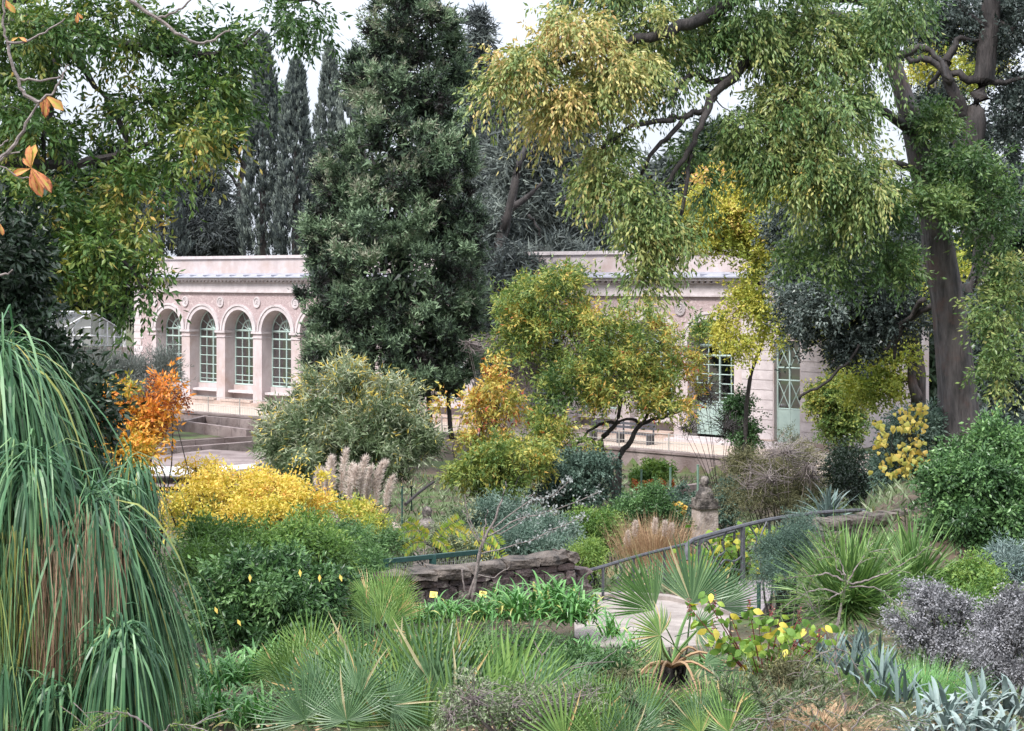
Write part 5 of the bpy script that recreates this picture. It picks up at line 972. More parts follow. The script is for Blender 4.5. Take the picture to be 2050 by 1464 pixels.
gb('dark_shrub', 'dark low shrub on the bank left of the yellow-leaved climber', 1720, 34, [(1700, 960, 34, 60, 50, .8, 0, .5), (1760, 990, 33, 60, 35, .8, 0, .5), (1700, 910, 36, 40, 35, .7, 0, .6), (1800, 900, 34, 50, 60, .7, 0, .5)], 'dark', 1500, 140, .06, .03, .25, core=250)
gb('blue_green_shrub', 'feathery blue-green shrub carrying the yellow-leaved climber', 1820, 30, [(1810, 870, 30, 50, 55, .6, .2, .8), (1790, 940, 30, 55, 50, .6, .1, .6), (1850, 850, 30, 40, 50, .5, .2, .8)], 'blue', 1200, 120, .07, .025, .2, .28, up=.1, lh=.3)
# yellow heart leaves: each one a part
def leafmesh(name, shape, fold, mat, tints):
    out_ = []
    for tv in tints:
        B = MB(); n = len(shape); L_ = [(x, y, abs(x)*fold - .25*y*y) for x, y in shape]; R_ = [(-x, y, z) for x, y, z in L_]
        V = L_ + R_; B.add(V, q=[(i, i+1, n+i+1, n+i) for i in range(n-1)], tint=tv)
        m = B.mesh(name); m.materials.append(mat); out_.append(m)
    return out_
HEART = [(0.001, 0), (.42, -.06), (.52, .2), (.4, .55), (.001, 1.0)]; OVAL = [(0.001, 0), (.2, .2), (.3, .45), (.22, .72), (.001, 1.0)]
OBOV = [(0.001, 0), (.06, .25), (.15, .55), (.2, .75), (.12, .92), (.001, 1.0)]
def leafparts(t, name, meshes, pts, size, down=.8, rnd=.6, face=(0, -1, 0)):
    for p in pts:
        y = Vector(nrm(np.array((rng.normal(0, rnd), rng.normal(0, rnd*.5)-.2, -down)))); zz = Vector(face) + Vector(rng.normal(0, .45, 3)); x = y.cross(zz).normalized(); zz = x.cross(y)
        Mx = Matrix((x, y, zz)).transposed().to_4x4(); s = size*rng.uniform(.7, 1.25)
        piece(name, meshes[rng.integers(len(meshes))], Matrix.Translation(Vector(p)) @ Mx @ Matrix.Scale(s, 4), t)
hm = leafmesh('leaf', HEART, .25, M['ginkgo'], (.55, .7, .8, .97))
hy = leafmesh('leaf', HEART, .25, M['autumn'], (.66, .74, .8, .84))
t = thing('yellow_climber', 'climber with big drooping yellow heart-shaped leaves at the right', 'climbing plant', P(1810, 960, 29.6))
pts = []
for x, y, rx, ry, n in ((1765, 880, 16, 18, 22), (1820, 850, 28, 35, 60), (1775, 920, 12, 20, 12), (1825, 925, 32, 26, 60), (1760, 850, 10, 14, 8), (1835, 890, 16, 20, 20), (1780, 945, 30, 14, 14), (1845, 820, 12, 14, 10)):
    for _ in range(n): pts.append(P(x + rng.normal(0, rx*.6), y + rng.normal(0, ry*.6), 29.4 + rng.uniform(-.3, .2)))
leafparts(t, 'leaf', hy, pts, .09)
S = MB(); 
for p in pts[::6]: S.tube([P(1810, 960, 29.8), (P(1810, 960, 29.8)+p)/2 + rng.normal(0, .1, 3), p], .008, 4)
S.build('stem', M['bark'], t)
# fallen log and dark soil between
B = MB(); limb(B, [P(812, 1010, 37), P(840, 985, 38), P(868, 965, 39)], .04, .03, 7); o = B.build('fallen_branch', M['bark']); tag(o, 'dark slanting bare stem right of the pampas plumes', 'branch')
# ---- green shrubs of the middle left
gb('laurel_shrub', 'dense dark green rounded shrub behind the strap-leaved clumps at left', 540, 17, [(560, 1160, 17, 110, 70, .7, 0, .8), (480, 1180, 17, 90, 80, .6, 0, .7), (620, 1200, 17, 70, 70, .6, 0, .7), (540, 1250, 16.7, 120, 60, .6, 0, .6), (440, 1230, 16.7, 50, 60, .4, 0, .7)], 'green', 2700, 170, .068, .026, .17, .18, core=400, tip=.3, m=12, rag=.65, tv=.14, shell=.55)
gb('nandina_shrub', 'lighter green feathery shrub on top of the dense dark shrub', 560, 20, [(410, 1090, 20, 60, 50, .7, 0, .6), (510, 1110, 20, 80, 55, .7, 0, .55), (590, 1085, 20, 60, 50, .7, 0, .7), (655, 1110, 20, 50, 50, .6, .1, .8), (400, 1140, 19, 50, 50, .5, 0, .5), (470, 1070, 20.5, 30, 30, .4, 0, .5), (615, 1060, 20.5, 30, 30, .4, .1, .7)], 'bright', 2000, 150, .065, .02, .2, .25, core=200, tip=.2, rag=.7, up=.7, tv=.12)
gb('feathery_shrub', 'pale green feathery shrub left of the green metal fence', 730, 22.5, [(720, 1090, 22.5, 50, 50, .5, .4, 1), (740, 1150, 22, 50, 55, .5, .3, .9), (700, 1160, 21.5, 40, 50, .5, .2, .8), (670, 1080, 23, 40, 40, .5, .3, .8), (770, 1090, 23, 30, 30, .3, .3, .8)], 'green', 1700, 150, .055, .014, .17, .25, core=150, up=.5, rag=.5, tip=.3)
gb('brown_shrub', 'brownish twiggy patch between the dark shrub and the stone parapet', 715, 18.5, [(715, 1210, 18.5, 35, 35, .3, 0, .6)], 'olive', 350, 40, .04, .012, .12, .2)
# grass-like tuft behind the parapet, left side (sasa)
grass('sedge', 'pale blue-green drooping sedge left of the middle herm', 'grass', 705, 30, 500, 1.1, .012, 'blue', (.3, 1), spreadr=.2, droop=(1.6, 3), z=2.0)
gb('yellow_green_shrub', 'yellow-green shrub between the two pampas grasses', 700, 32, [(720, 1030, 32, 50, 28, .5, .4, .9), (660, 1040, 32, 40, 30, .5, .3, .8), (750, 1060, 31, 40, 30, .5, .3, .7)], 'ginkgo', 800, 90, .06, .03)
# ---- right bank shrubs
gb('laurel_shrub', 'bright green laurel bush on the right bank below the thick trunk', 1960, 23.5, [(1950, 960, 23.5, 85, 70, .8, 0, .7), (2020, 1000, 23.5, 70, 90, .8, 0, .65), (1930, 1040, 23.2, 80, 60, .7, .05, .7), (1990, 880, 24, 40, 50, .5, .3, 1), (2030, 900, 24, 40, 50, .5, .3, .9), (1880, 970, 23.5, 30, 50, .4, .1, .8), (1990, 1080, 23.2, 70, 35, .6, 0, .6), (1905, 905, 24, 22, 25, .3, .3, 1)], 'green', 3300, 270, .072, .034, .2, .25, core=350, tip=.4, rag=.6, tv=.14, shell=.5)
gb('green_shrub', 'light green shrub above the grey-violet bushes', 1960, 18.5, [(1960, 1150, 18.5, 45, 30, .4, .3, .9), (1920, 1170, 18.5, 35, 35, .4, .2, .8), (1990, 1190, 18, 40, 40, .4, .1, .8), (1940, 1220, 17.5, 50, 50, .4, .1, .7)], 'bright', 1100, 110, .045, .02, .15, .2, core=150)
gb('blue_grey_shrub', 'blue-grey narrow-leaved shrub at the right edge', 2020, 18.8, [(2020, 1130, 18.8, 50, 40, .5, .1, .8), (2045, 1160, 18.6, 30, 30, .4, .1, .7)], 'agave', 900, 80, .07, .012, .14, .2, core=100)
gb('grey_violet_shrub', 'grey-violet woolly shrub, left one of the pair at right', 1880, 16, [(1860, 1200, 16, 45, 38, .4, .1, 1), (1830, 1260, 16, 45, 45, .35, .1, .9), (1890, 1290, 15.8, 45, 35, .35, .1, .9), (1920, 1220, 16, 30, 35, .3, .1, .8), (1800, 1240, 16, 20, 25, .2, .3, 1)], 'lav', 1700, 180, .028, .014, .1, .16, up=.6, tip=.3)
gb('grey_violet_shrub', 'grey-violet woolly shrub at the right edge, the larger one', 2000, 15.5, [(2000, 1260, 15.5, 55, 55, .4, .1, 1), (1970, 1320, 15.3, 55, 45, .4, .1, .9), (2035, 1230, 15.5, 35, 60, .4, .1, .9), (2030, 1350, 15.2, 40, 40, .3, 0, .8)], 'lav', 2000, 210, .028, .014, .1, .16, up=.6, tip=.3)
gb('rosemary', 'dark needle-leaved shrub right of the bridge railing', 1570, 21.5, [(1555, 1110, 21.5, 40, 45, .4, 0, .6), (1590, 1090, 21.5, 45, 40, .4, 0, .6), (1545, 1150, 21, 30, 30, .3, 0, .5), (1610, 1060, 22, 40, 22, .3, .1, .7)], 'blue', 1600, 150, .05, .008, .15, .25, up=.6, core=100)
t = thing('vine', 'climbing vine with round yellow-green leaves behind the curved railing', 'climbing plant', P(1460, 1160, 26.5))
pts = [P(1460 + rng.normal(0, 38), 1108 + rng.normal(0, 22) - (0), 26.6 + rng.uniform(-.3, .4)) for _ in range(230)] + [P(1520 + rng.normal(0, 20), 1070 + rng.normal(0, 12), 26.8) for _ in range(50)]
hv = leafmesh('leaf', HEART, .2, M['poke'], (.35, .55, .75, .9))
leafparts(t, 'leaf', hv, pts, .1, .5, .9)
S = MB()
for p in pts[::10]: S.tube([P(1470, 1170, 26.6), p*.5 + P(1470, 1150, 26.6)*.5 + rng.normal(0, .1, 3), p], .01, 4)
S.build('stem', M['bark'], t)
# ---- agave-like rosettes and iris leaves: each leaf a part
def swordmesh(name, L, W, bend, mat, tint, seg=7, fold=.25, base=.6):
    B = MB(); V = []; p = np.zeros(3); ang = 0
    for i in range(seg+1):
        f = i/seg; w_ = W*.5*(base + (1-base)*math.sin(min(1, f*2.2)*math.pi/2))*(1-f**3)**.8 + .0004
        V += [(-w_, p[1], p[2]+w_*fold), (0, p[1], p[2]), (w_, p[1], p[2]+w_*fold)]
        ang = -bend*f*f; p = p + np.array((0, math.cos(ang), math.sin(ang)))*L/seg
    B.add(V, q=[(3*i+a, 3*i+a+1, 3*i+a+4, 3*i+a+3) for i in range(seg) for a in (0, 1)], tint=tint); m = B.mesh(name); m.materials.append(mat); return m
def orient(d, roll=0, upv=(0, 0, 1)):
    y = Vector(d).normalized(); x = y.cross(Vector(upv)).normalized(); z = x.cross(y); return Matrix((x, y, z)).transposed().to_4x4() @ Matrix.Rotation(roll, 4, 'Y')
def rosette(name, label, cat, px, py, Y, n, L, W, mat, bends=(.4, .8, 1.2), elev=(.15, 1.35), tints=(.2, .5, .8), group=None, jit=.05, spread=.05, leaf='leaf', z=None, az=None):
    base = P(px, py, Y); t = thing(name, label, cat, base, group)
    ms = [swordmesh('leaf', L, W, b, M[mat], tt) for b, tt in zip(bends, tints)]
    for i in range(n):
        a = i*2.39996 + rng.normal(0, .15); el = elev[0] + (elev[1]-elev[0])*((i+.5)/n)**.9 + rng.normal(0, .06)
        d = (math.cos(a)*math.cos(el), math.sin(a)*math.cos(el), math.sin(el)); o = base + rng.normal(0, spread, 3)*(1, 1, .2)
        piece(leaf, ms[rng.integers(len(ms))], Matrix.Translation(Vector(o)) @ orient(d, rng.normal(0, .2)) @ Matrix.Scale(rng.uniform(.75, 1.1), 4), t)
    return t
rosette('aloe', 'silvery blue rosette of spiky leaves above the bridge railing', 'succulent', 1660, 1045, 28, 80, .72, .055, 'agave', (.2, .5, .9), (0.0, 1.35), (.1, .4, .7))
for i, (x, y, Y, n, L, lab) in enumerate([(1700, 1350, 14.5, 26, .36, 'blue-grey sword-leaved clump under the grey twigs'), (1760, 1370, 14.2, 26, .38, 'blue-grey sword-leaved clump right of the crossing twigs'), (1650, 1330, 14.8, 22, .32, 'blue-grey sword-leaved clump beside the dark red stems'), (1800, 1400, 13.8, 24, .36, 'blue-grey sword-leaved clump left of the broad strap leaves'), (1720, 1310, 15.2, 22, .3, 'blue-grey sword-leaved clump below the spiky fan plant')]):
    rosette('iris_clump', lab, 'plant', x, y, Y, n, L, .034, 'agave', (.2, .4, .7), (.5, 1.45), (.0, .3, .55), 'blue-grey sword-leaved clumps', spread=.07)
for i, (x, y, Y, n, lab) in enumerate([(1880, 1440, 12.7, 34, 'grey-blue broad-leaved clump at the bottom right, leftmost of the row'), (1960, 1430, 12.9, 36, 'grey-blue broad-leaved clump in the middle of the bottom right row'), (2040, 1430, 12.9, 30, 'grey-blue broad-leaved clump cut by the right edge'), (1920, 1480, 12.2, 32, 'grey-blue broad-leaved clump cut by the bottom edge'), (2010, 1490, 12.1, 30, 'grey-blue broad-leaved clump in the bottom right corner'), (1835, 1480, 12.2, 20, 'grey-blue broad-leaved clump with short leaves by the dead twigs')]):
    rosette('broadleaf_clump', lab, 'plant', x, y, Y, n, .36, .05, 'agave', (.6, 1.3, 2.2), (.35, 1.45), (.45, .7, 1), 'grey-blue broad strap-leaved clumps', spread=.06)
# ---- strap-leaved clumps (agapanthus)
sm = [swordmesh('leaf', .46, .03, b, M['strap'], tt, 7) for b, tt in ((1.2, .2), (1.8, .5), (2.4, .8), (1.5, .6), (2.8, .35), (2.6, .98))]
def strapclump(label, px, py, Y, n, s=1., group='strap-leaved green clumps', **kw):
    base = P(px, py, Y); t = thing('agapanthus_clump', label, 'plant', base, group)
    for i in range(n):
        a = rng.uniform(0, 2*np.pi); el = rng.uniform(.45, 1.45); d = (math.cos(a)*math.cos(el), math.sin(a)*math.cos(el), math.sin(el)); o = base + rng.normal(0, .09, 3)*(1.4, 1, .15)*s
        k = 5 if rng.uniform() < .04 else rng.integers(5); piece('leaf', sm[k], Matrix.Translation(Vector(o)) @ orient(d, rng.normal(0, .3)) @ Matrix.Scale(rng.uniform(.7, 1.15)*s, 4), t)
for x, y, Y, n, s, lab in [(840, 1245, 19.6, 110, .75, 'strap-leaved green clump at the left foot of the stone parapet'), (900, 1235, 19.8, 120, .8, 'strap-leaved green clump below the left yellow label'), (965, 1240, 19.8, 120, .8, 'strap-leaved green clump below the right yellow label'), (1040, 1240, 19.8, 140, 1.15, 'big bright strap-leaved clump right of the right yellow label'), (1110, 1225, 20.2, 150, 1.25, 'biggest bright strap-leaved clump at the right end of the parapet'), (1150, 1245, 19.8, 120, 1.2, 'strap-leaved clump spilling onto the pale path'), (1225, 1275, 19, 50, .8, 'small strap-leaved clump on the pale path edge'), (1175, 1310, 17.8, 50, .7, 'dark strap-leaved clump behind the bare forked twig'), (1000, 1210, 20.6, 60, .8, 'upper strap-leaved clump behind the thin tree foot'),
    (450, 1375, 14.5, 130, .95, 'strap-leaved clump at the foot of the dense dark shrub'), (505, 1355, 14.8, 90, .85, 'strap-leaved clump beside the left fan palm'), (430, 1445, 13, 110, .85, 'strap-leaved clump at the bottom edge near the grass tree'), (510, 1450, 12.8, 90, .8, 'strap-leaved clump cut by the bottom edge'), (1265, 1300, 18, 40, .6, 'little strap-leaved clump left of the palm stem'), (1410, 1350, 16, 50, .6, 'dark strap-leaved clump behind the palm stem')]:
    strapclump(lab, x, y, Y, n, s)
# ---- fan palms
def fanmesh(R_, arc, nl, mat, seed, w=.038, split=.35, tiltdown=.15, tint=(.2, .7), stem=.5, dry=.06):
    r_ = np.random.default_rng(seed); B = MB()
    for i in range(nl):
        a = -arc/2 + arc*i/(nl-1) + r_.normal(0, .012); L_ = R_*(1 - .18*(abs(i-(nl-1)/2)/(nl/2))**2)*r_.uniform(.9, 1.05); da = arc/(nl-1)*.5
        rs = L_*split; dirv = np.array((math.sin(a), math.cos(a), 0)); n1 = np.array((math.cos(a), -math.sin(a), 0)); up = .12*math.cos(a)
        hw1 = rs*math.tan(da)*1.02; dz = -tiltdown*L_*r_.uniform(.6, 1.4)
        P0_ = np.zeros(3); fold = .35
        v = [P0_, dirv*rs - n1*hw1 + (0, 0, hw1*fold), dirv*rs + (0, 0, -hw1*fold), dirv*rs + n1*hw1 + (0, 0, hw1*fold)]
        m_ = L_*.72; hm_ = min(hw1*.95, w*.5)*.8
        v += [dirv*m_ - n1*hm_ + (0, 0, hm_*.5 + dz*.35), dirv*m_ + (0, 0, dz*.35 - hm_*.4), dirv*m_ + n1*hm_ + (0, 0, hm_*.5+dz*.35), dirv*L_ + (0, 0, dz)]
        tt = r_.uniform(*tint) if r_.uniform() > dry else 1.
        B.add(v, q=[(1, 2, 5, 4), (2, 3, 6, 5)], t=[(0, 2, 1), (0, 3, 2), (4, 5, 7), (5, 6, 7)], tint=tt)
    B.tube([(0, 0, -.002), (0, -stem*.5, -.03), (0, -stem, -.12)], [.008, .007, .009], 4, tint=.5)
    m = B.mesh('frond'); m.materials.append(mat); return m
def fanpalm(label, px, py, Y, fronds, meshes, group=None, name='fan_palm', hubh=.0, trunk=None, stem=.5):
    """fronds: list of (px, py, dy, lean x, size): the hub of each fan as seen, petioles run back to the heart"""
    base = P(px, py, Y); t = thing(name, label, 'palm', base, group); S = MB(); hubs = []
    for (x, y, dy, rot, sz, tilt) in fronds:
        h = P(x, y, Y+dy); k = meshes[rng.integers(len(meshes))]
        # frond plane: y axis = fan direction, z axis = face normal, tilted towards the viewer
        yv = Vector((math.sin(rot), -math.sin(tilt)*.6, math.cos(rot))); zv = Vector((rng.normal(0, .16), -math.cos(tilt), .4 + rng.normal(0, .12)))
        x_ = yv.cross(zv).normalized(); y_ = yv.normalized(); z_ = x_.cross(y_)
        Mx = Matrix((x_, y_, z_)).transposed().to_4x4(); piece('frond', k, Matrix.Translation(Vector(h)) @ Mx @ Matrix.Scale(sz, 4), t)
    return t
fm = [fanmesh(.42, 3.4, 26, M['fan'], 1, tint=(.3, .75)), fanmesh(.42, 2.8, 24, M['fan'], 2, tiltdown=.05, tint=(.4, .85)), fanmesh(.4, 3.8, 28, M['fan'], 3, tiltdown=.25, tint=(.2, .7)), fanmesh(.44, 3.0, 30, M['fanblue'], 4), fanmesh(.4, 2.2, 26, M['fan'], 5, tiltdown=.02, tint=(.4, .95)), fanmesh(.42, 3.6, 32, M['fanblue'], 6, tiltdown=.2), fanmesh(.4, 4.2, 30, M['fan'], 8, tiltdown=.1, tint=(.3, .8))]
def fr(cx, cy, rx, ry, n, s, seed=0, dy=.5, up=1.):
    o = []
    for i in range(n):
        a = i*2.39996+seed; r = math.sqrt((i+.5)/n); x = cx+rx*r*math.cos(a); y = cy+ry*r*math.sin(a); o.append((x, y, -dy*(y-cy)/ry + rng.normal(0, .1), (x-cx)/rx*1.15*up + rng.normal(0, .3), s*rng.uniform(.8, 1.15), rng.uniform(.1, .9)))
    return o
fanpalm('large sprawling fan palm clump in the bottom centre', 860, 1440, 12.8, fr(860, 1410, 225, 75, 24, 1.4), fm, 'low fan palms')
fanpalm('fan palm clump right of the large one, with tips against the path', 1040, 1430, 13.5, fr(1060, 1400, 90, 50, 11, 1.0, 1), fm, 'low fan palms')
fanpalm('bright feathery fan palm beside the dark green shrub', 620, 1390, 14.3, fr(620, 1345, 75, 45, 13, .9, 2), fm[:3]+fm[4:5], 'low fan palms')
fanpalm('blue-green fan palm with stiff fans at the bottom left of centre', 690, 1500, 12.3, fr(690, 1410, 110, 50, 6, 1.05, 3), fm[3:4]+fm[5:6], 'low fan palms')
fanpalm('upright fan palm left of the stone parapet foot', 770, 1250, 17.6, fr(770, 1220, 45, 40, 14, .85, 4, up=.7), fm[:2]+fm[4:5], 'low fan palms')
fanpalm('fan palm with yellowing tips above the large clump', 830, 1310, 15.3, fr(800, 1330, 90, 20, 12, .8, 5, up=.7), fm, 'low fan palms')
fanpalm('fan palm clump at the bottom right of centre', 1200, 1520, 12, fr(1200, 1460, 110, 50, 14, .95, 6), fm, 'low fan palms')
fanpalm('low fan palm in front of the palm stem at the bottom', 1430, 1490, 12.2, fr(1430, 1440, 70, 35, 12, .7, 7), fm, 'low fan palms')
fanpalm('small pale fan palm right of the palm stem', 1465, 1390, 14, [(1465, 1385, 0, .0, .55, .3), (1455, 1390, .05, -.5, .5, .4), (1478, 1390, .05, .5, .45, .4)], fm[3:4], 'low fan palms')
# Washingtonia-like palm with big fans
wm = [fanmesh(.62, 2.3, 32, M['fanblue'], 11, .05, .5, .05), fanmesh(.62, 2.0, 28, M['fan'], 12, .05, .5, .05, (.1, .4)), fanmesh(.5, 4.0, 34, M['fan'], 13, .04, .45, .15, (.3, .9)), fanmesh(.45, 3.6, 26, M['fanblue'], 14, .05, .45, .2)]
base = P(1345, 1400, 15.6); wt_ = thing('young_fan_palm', 'young tall-fanned palm with a short shaggy stem and dead pale petioles', 'palm', base)
def bigfan(mi, x, y, Y, rot, sz, tilt=.2, zn=.3, xn=0):
    yv = Vector((math.sin(rot), -math.sin(tilt), math.cos(rot))); zv = Vector((xn, -1, zn)); x_ = yv.cross(zv).normalized(); y_ = yv.normalized(); z_ = x_.cross(y_)
    piece('frond', wm[mi], Matrix.Translation(Vector(P(x, y, Y))) @ Matrix((x_, y_, z_)).transposed().to_4x4() @ Matrix.Scale(sz, 4), wt_)
    S = MB(); limb(S, [P(1345, 1330, 15.6), P((x+1345)/2 - 6, (y+1330)/2, (Y+15.6)/2), P(x, y, Y)], .016, .009, 5); S.build('petiole', M['fan'], wt_)
bigfan(1, 1310, 1222, 16.1, -.62, 1.05, .1, .2, .5); bigfan(0, 1385, 1210, 16.3, .12, 1.2, .1, .2, -.2); bigfan(0, 1440, 1215, 16.6, .75, .8, .1, .2, -.3); bigfan(2, 1322, 1272, 15.0, -.95, .75, .5, .6, .1); bigfan(3, 1395, 1262, 15.5, 1.2, .6, .7, .4); bigfan(3, 1410, 1330, 15.2, 1.9, .6, .8, .5); bigfan(2, 1400, 1180, 16.9, .3, .8, .2, .2)
S = MB()
for i in range(46):
    a = rng.uniform(0, 6.28); z0 = rng.uniform(0, .3); p = base + (0, 0, z0) + np.array((math.cos(a), math.sin(a), 0))*.05; S.tube([p, p + np.array((math.cos(a)*.07, math.sin(a)*.07, .1)), p + np.array((math.cos(a)*.1, math.sin(a)*.1, .2))], [.03, .02, .006], 4, rng.uniform())
S.tube([base-(0, 0, .2), base+(0, 0, .35)], [.09, .06], 9); S.build('trunk', M['bark'], wt_)
for x1, y1, dy in ((1250, 1395, -.4), (1262, 1375, -.3), (1285, 1420, -.6), (1405, 1404, -.7), (1430, 1350, -.4), (1290, 1350, -.2), (1412, 1320, 0), (1460, 1330, -.1), (1312, 1410, -.6)):
    B = MB(); limb(B, [P(1345, 1335, 15.5), P((1345*1.1+x1)/2.1, min(1330, y1-25), 15.4+dy*.5), P(x1, y1, 15.5+dy)], .02, .007, 5); B.build('dead_petiole', M['dry'], wt_)
B = MB(); n = 150; O = P(1360, 1400, 15.2) + rng.normal(0, 1, (n, 3))*(.35, .3, .05); a = nrm(rdir(n)*(1, 1, .4)); blades(B, O, a, .3, .02, .6, 3, .6); stuff(B.build('dead_leaf_litter', M['straw'], wt_))
# ---- spiky fan plant on the right (trunkless, hundreds of stiff narrow leaves)
sp = [swordmesh('leaf', 1.0, .03, b, M['fan'], tt, 4, .5) for b, tt in ((.05, .15), (.15, .4), (.3, .7), (.1, .25), (.2, .55))]
base = P(1700, 1210, 17.5); t = thing('spiky_plant', 'big spiky rosette of stiff narrow green leaves right of the bridge', 'plant', base)
for i in range(298):
    a = i*2.39996; el = rng.uniform(-.25, 1.35); d = (math.cos(a)*math.cos(el), math.sin(a)*math.cos(el), math.sin(el)); piece('leaf', sp[rng.integers(5)], Matrix.Translation(Vector(base + rng.normal(0, .07, 3))) @ orient(d, rng.normal(0, .5)) @ Matrix.Scale(rng.uniform(.7, 1.1), 4), t)
B = MB(); n = 700; a = rng.uniform(0, 6.28, n); el = rng.uniform(-.3, 1.3, n); D = np.stack([np.cos(a)*np.cos(el), np.sin(a)*np.cos(el), np.sin(el)], 1); blades(B, base + rng.normal(0, .1, (n, 3)), D, rng.uniform(.6, 1.1, n), .016, .12, 3, rng.uniform(.1, .85, n)); stuff(B.build('leaf_mass', M['fan'], t))
base = P(1830, 1180, 19); t = thing('spiky_plant', 'second spiky rosette behind and right of the big one', 'plant', base)
for i in range(200):
    a = i*2.39996; el = rng.uniform(0, 1.35); d = (math.cos(a)*math.cos(el), math.sin(a)*math.cos(el), math.sin(el)); piece('leaf', sp[rng.integers(5)], Matrix.Translation(Vector(base + rng.normal(0, .07, 3))) @ orient(d, rng.normal(0, .5)) @ Matrix.Scale(rng.uniform(.7, 1.05), 4), t)
# ---- pokeweed: big bright leaves on dark red stems
t = thing('pokeweed', 'bushy plant with large light green leaves on dark red stems', 'plant', P(1530, 1380, 14.8)); pk = leafmesh('leaf', OVAL, .3, M['poke'], (.15, .35, .5, .65, .8, .97)); S = MB(); pts = []
tips = [(1380, 1215), (1410, 1190), (1430, 1210), (1465, 1240), (1500, 1215), (1520, 1250), (1545, 1230), (1570, 1265), (1600, 1235), (1620, 1250), (1640, 1270), (1660, 1260), (1590, 1290), (1550, 1290), (1500, 1290), (1470, 1280), (1430, 1260), (1400, 1240), (1620, 1300), (1560, 1240)]
b0 = P(1530, 1380, 14.8)
for x, y in tips:
    p = P(x, y, 14.6 + rng.uniform(-.4, .4)); m_ = b0*.45 + p*.55 + np.array((0, 0, -.03)); q = limb(S, [b0, m_, p], .009, .003, 5)
    for _ in range(13): pts.append(q[rng.integers(len(q)//2, len(q))] + rng.normal(0, .035, 3))
leafparts(t, 'leaf', pk, pts, .1, .45, .9); S.build('stem', M['stemr'], t)
B = MB()
for x, y in tips[::2]:
    p = P(x, y, 14.6); n_ = 40; O = p + rng.normal(0, 1, (n_, 3))*(.01, .01, .04); a = rdir(n_); leaves(B, O, a, nrm(np.cross(a, rdir(n_))), .02, .015, .5)
B.build('berry_spike', M['stemr'], t)
# ---- thin young tree by the parapet with silvery sweeping side branches
base = P(945, 1205, 20.9); t = thing('young_tree', 'thin young tree with two slender grey trunks in front of the stone parapet', 'tree', base)
S = MB(); an = []
for L_ in ([(945, 1205, .03), (958, 1110, 0), (985, 1050, 0), (1008, 990, 0), (1015, 960, 0)], [(938, 1200, .022), (962, 1100, 0), (972, 1050, 0), (975, 1020, 0)], [(985, 1050, .012), (1000, 1070, 0), (1060, 1030, 0)], [(960, 1090, .012), (940, 1050, 0), (925, 1020, 0)], [(965, 1085, .01), (940, 1040, 0), (930, 990, 0)], [(955, 1150, .01), (990, 1155, 0), (1020, 1135, 0)], [(975, 1075, .012), (1040, 1040, 0), (1110, 1020, 0), (1200, 985, 0)], [(985, 1060, .01), (1050, 1010, 0), (1110, 990, 0), (1140, 960, 0)], [(960, 1110, .01), (1040, 1090, 0), (1110, 1060, 0), (1170, 1035, 0)], [(925, 1140, .015), (928, 1170, 0), (935, 1205, 0)]):
    an.append(limb(S, [P(q[0], q[1], 20.9) for q in L_], L_[0][2], .005, 6, wob=.01))
S.build('trunk', M['twig'], t, smooth=True)
B = MB(); Cs = np.concatenate([a_[4:] for a_ in an[6:9]]); O = Cs[rng.integers(0, len(Cs), 500)] + rng.normal(0, .035, (500, 3)); a = rdir(500); leaves(B, O, a, nrm(np.cross(a, rdir(500))), .045, .028, rng.uniform(.5, 1, 500)); B.build('foliage', M['grey'], t)
# fern-like compound fronds by the middle herm
t = thing('tree_of_heaven_sapling', 'sapling with pale compound fronds in front of the middle herm', 'plant', P(880, 1130, 24)); B = MB(); S = MB()
for (x0, y0, x1, y1) in ((850, 1080, 815, 1045), (860, 1070, 800, 1070), (870, 1090, 920, 1040), (870, 1080, 900, 1110), (850, 1085, 810, 1105), (880, 1060, 930, 1070), (955, 1080, 1010, 1120), (965, 1060, 1000, 1090)):
    a_ = P(x0, y0, 24); b_2 = P(x1, y1, 23.8); m_ = (a_+b_2)/2 + (0, 0, .06); q = limb(S, [a_, m_, b_2], .005, .002, 4, sub=8); dq = nrm(q[-1]-q[0])
    for s in (-1, 1):
        n_ = len(q); ax = nrm(np.cross(dq, (0, 1, 0))*s + dq*.4 + np.array((0, 0, -.25)))[None].repeat(n_, 0); leaves(B, q, nrm(ax + rng.normal(0, .1, (n_, 3))), nrm(np.cross(ax, (0, 1, .3))), .12, .03, rng.uniform(.6, 1, n_))
for x in (850, 870, 960): S.tube([P(x, 1150, 24), P(x, 1080, 24)], .008, 5)
B.build('foliage', M['poke'], t); S.build('stem', M['twig'], t)
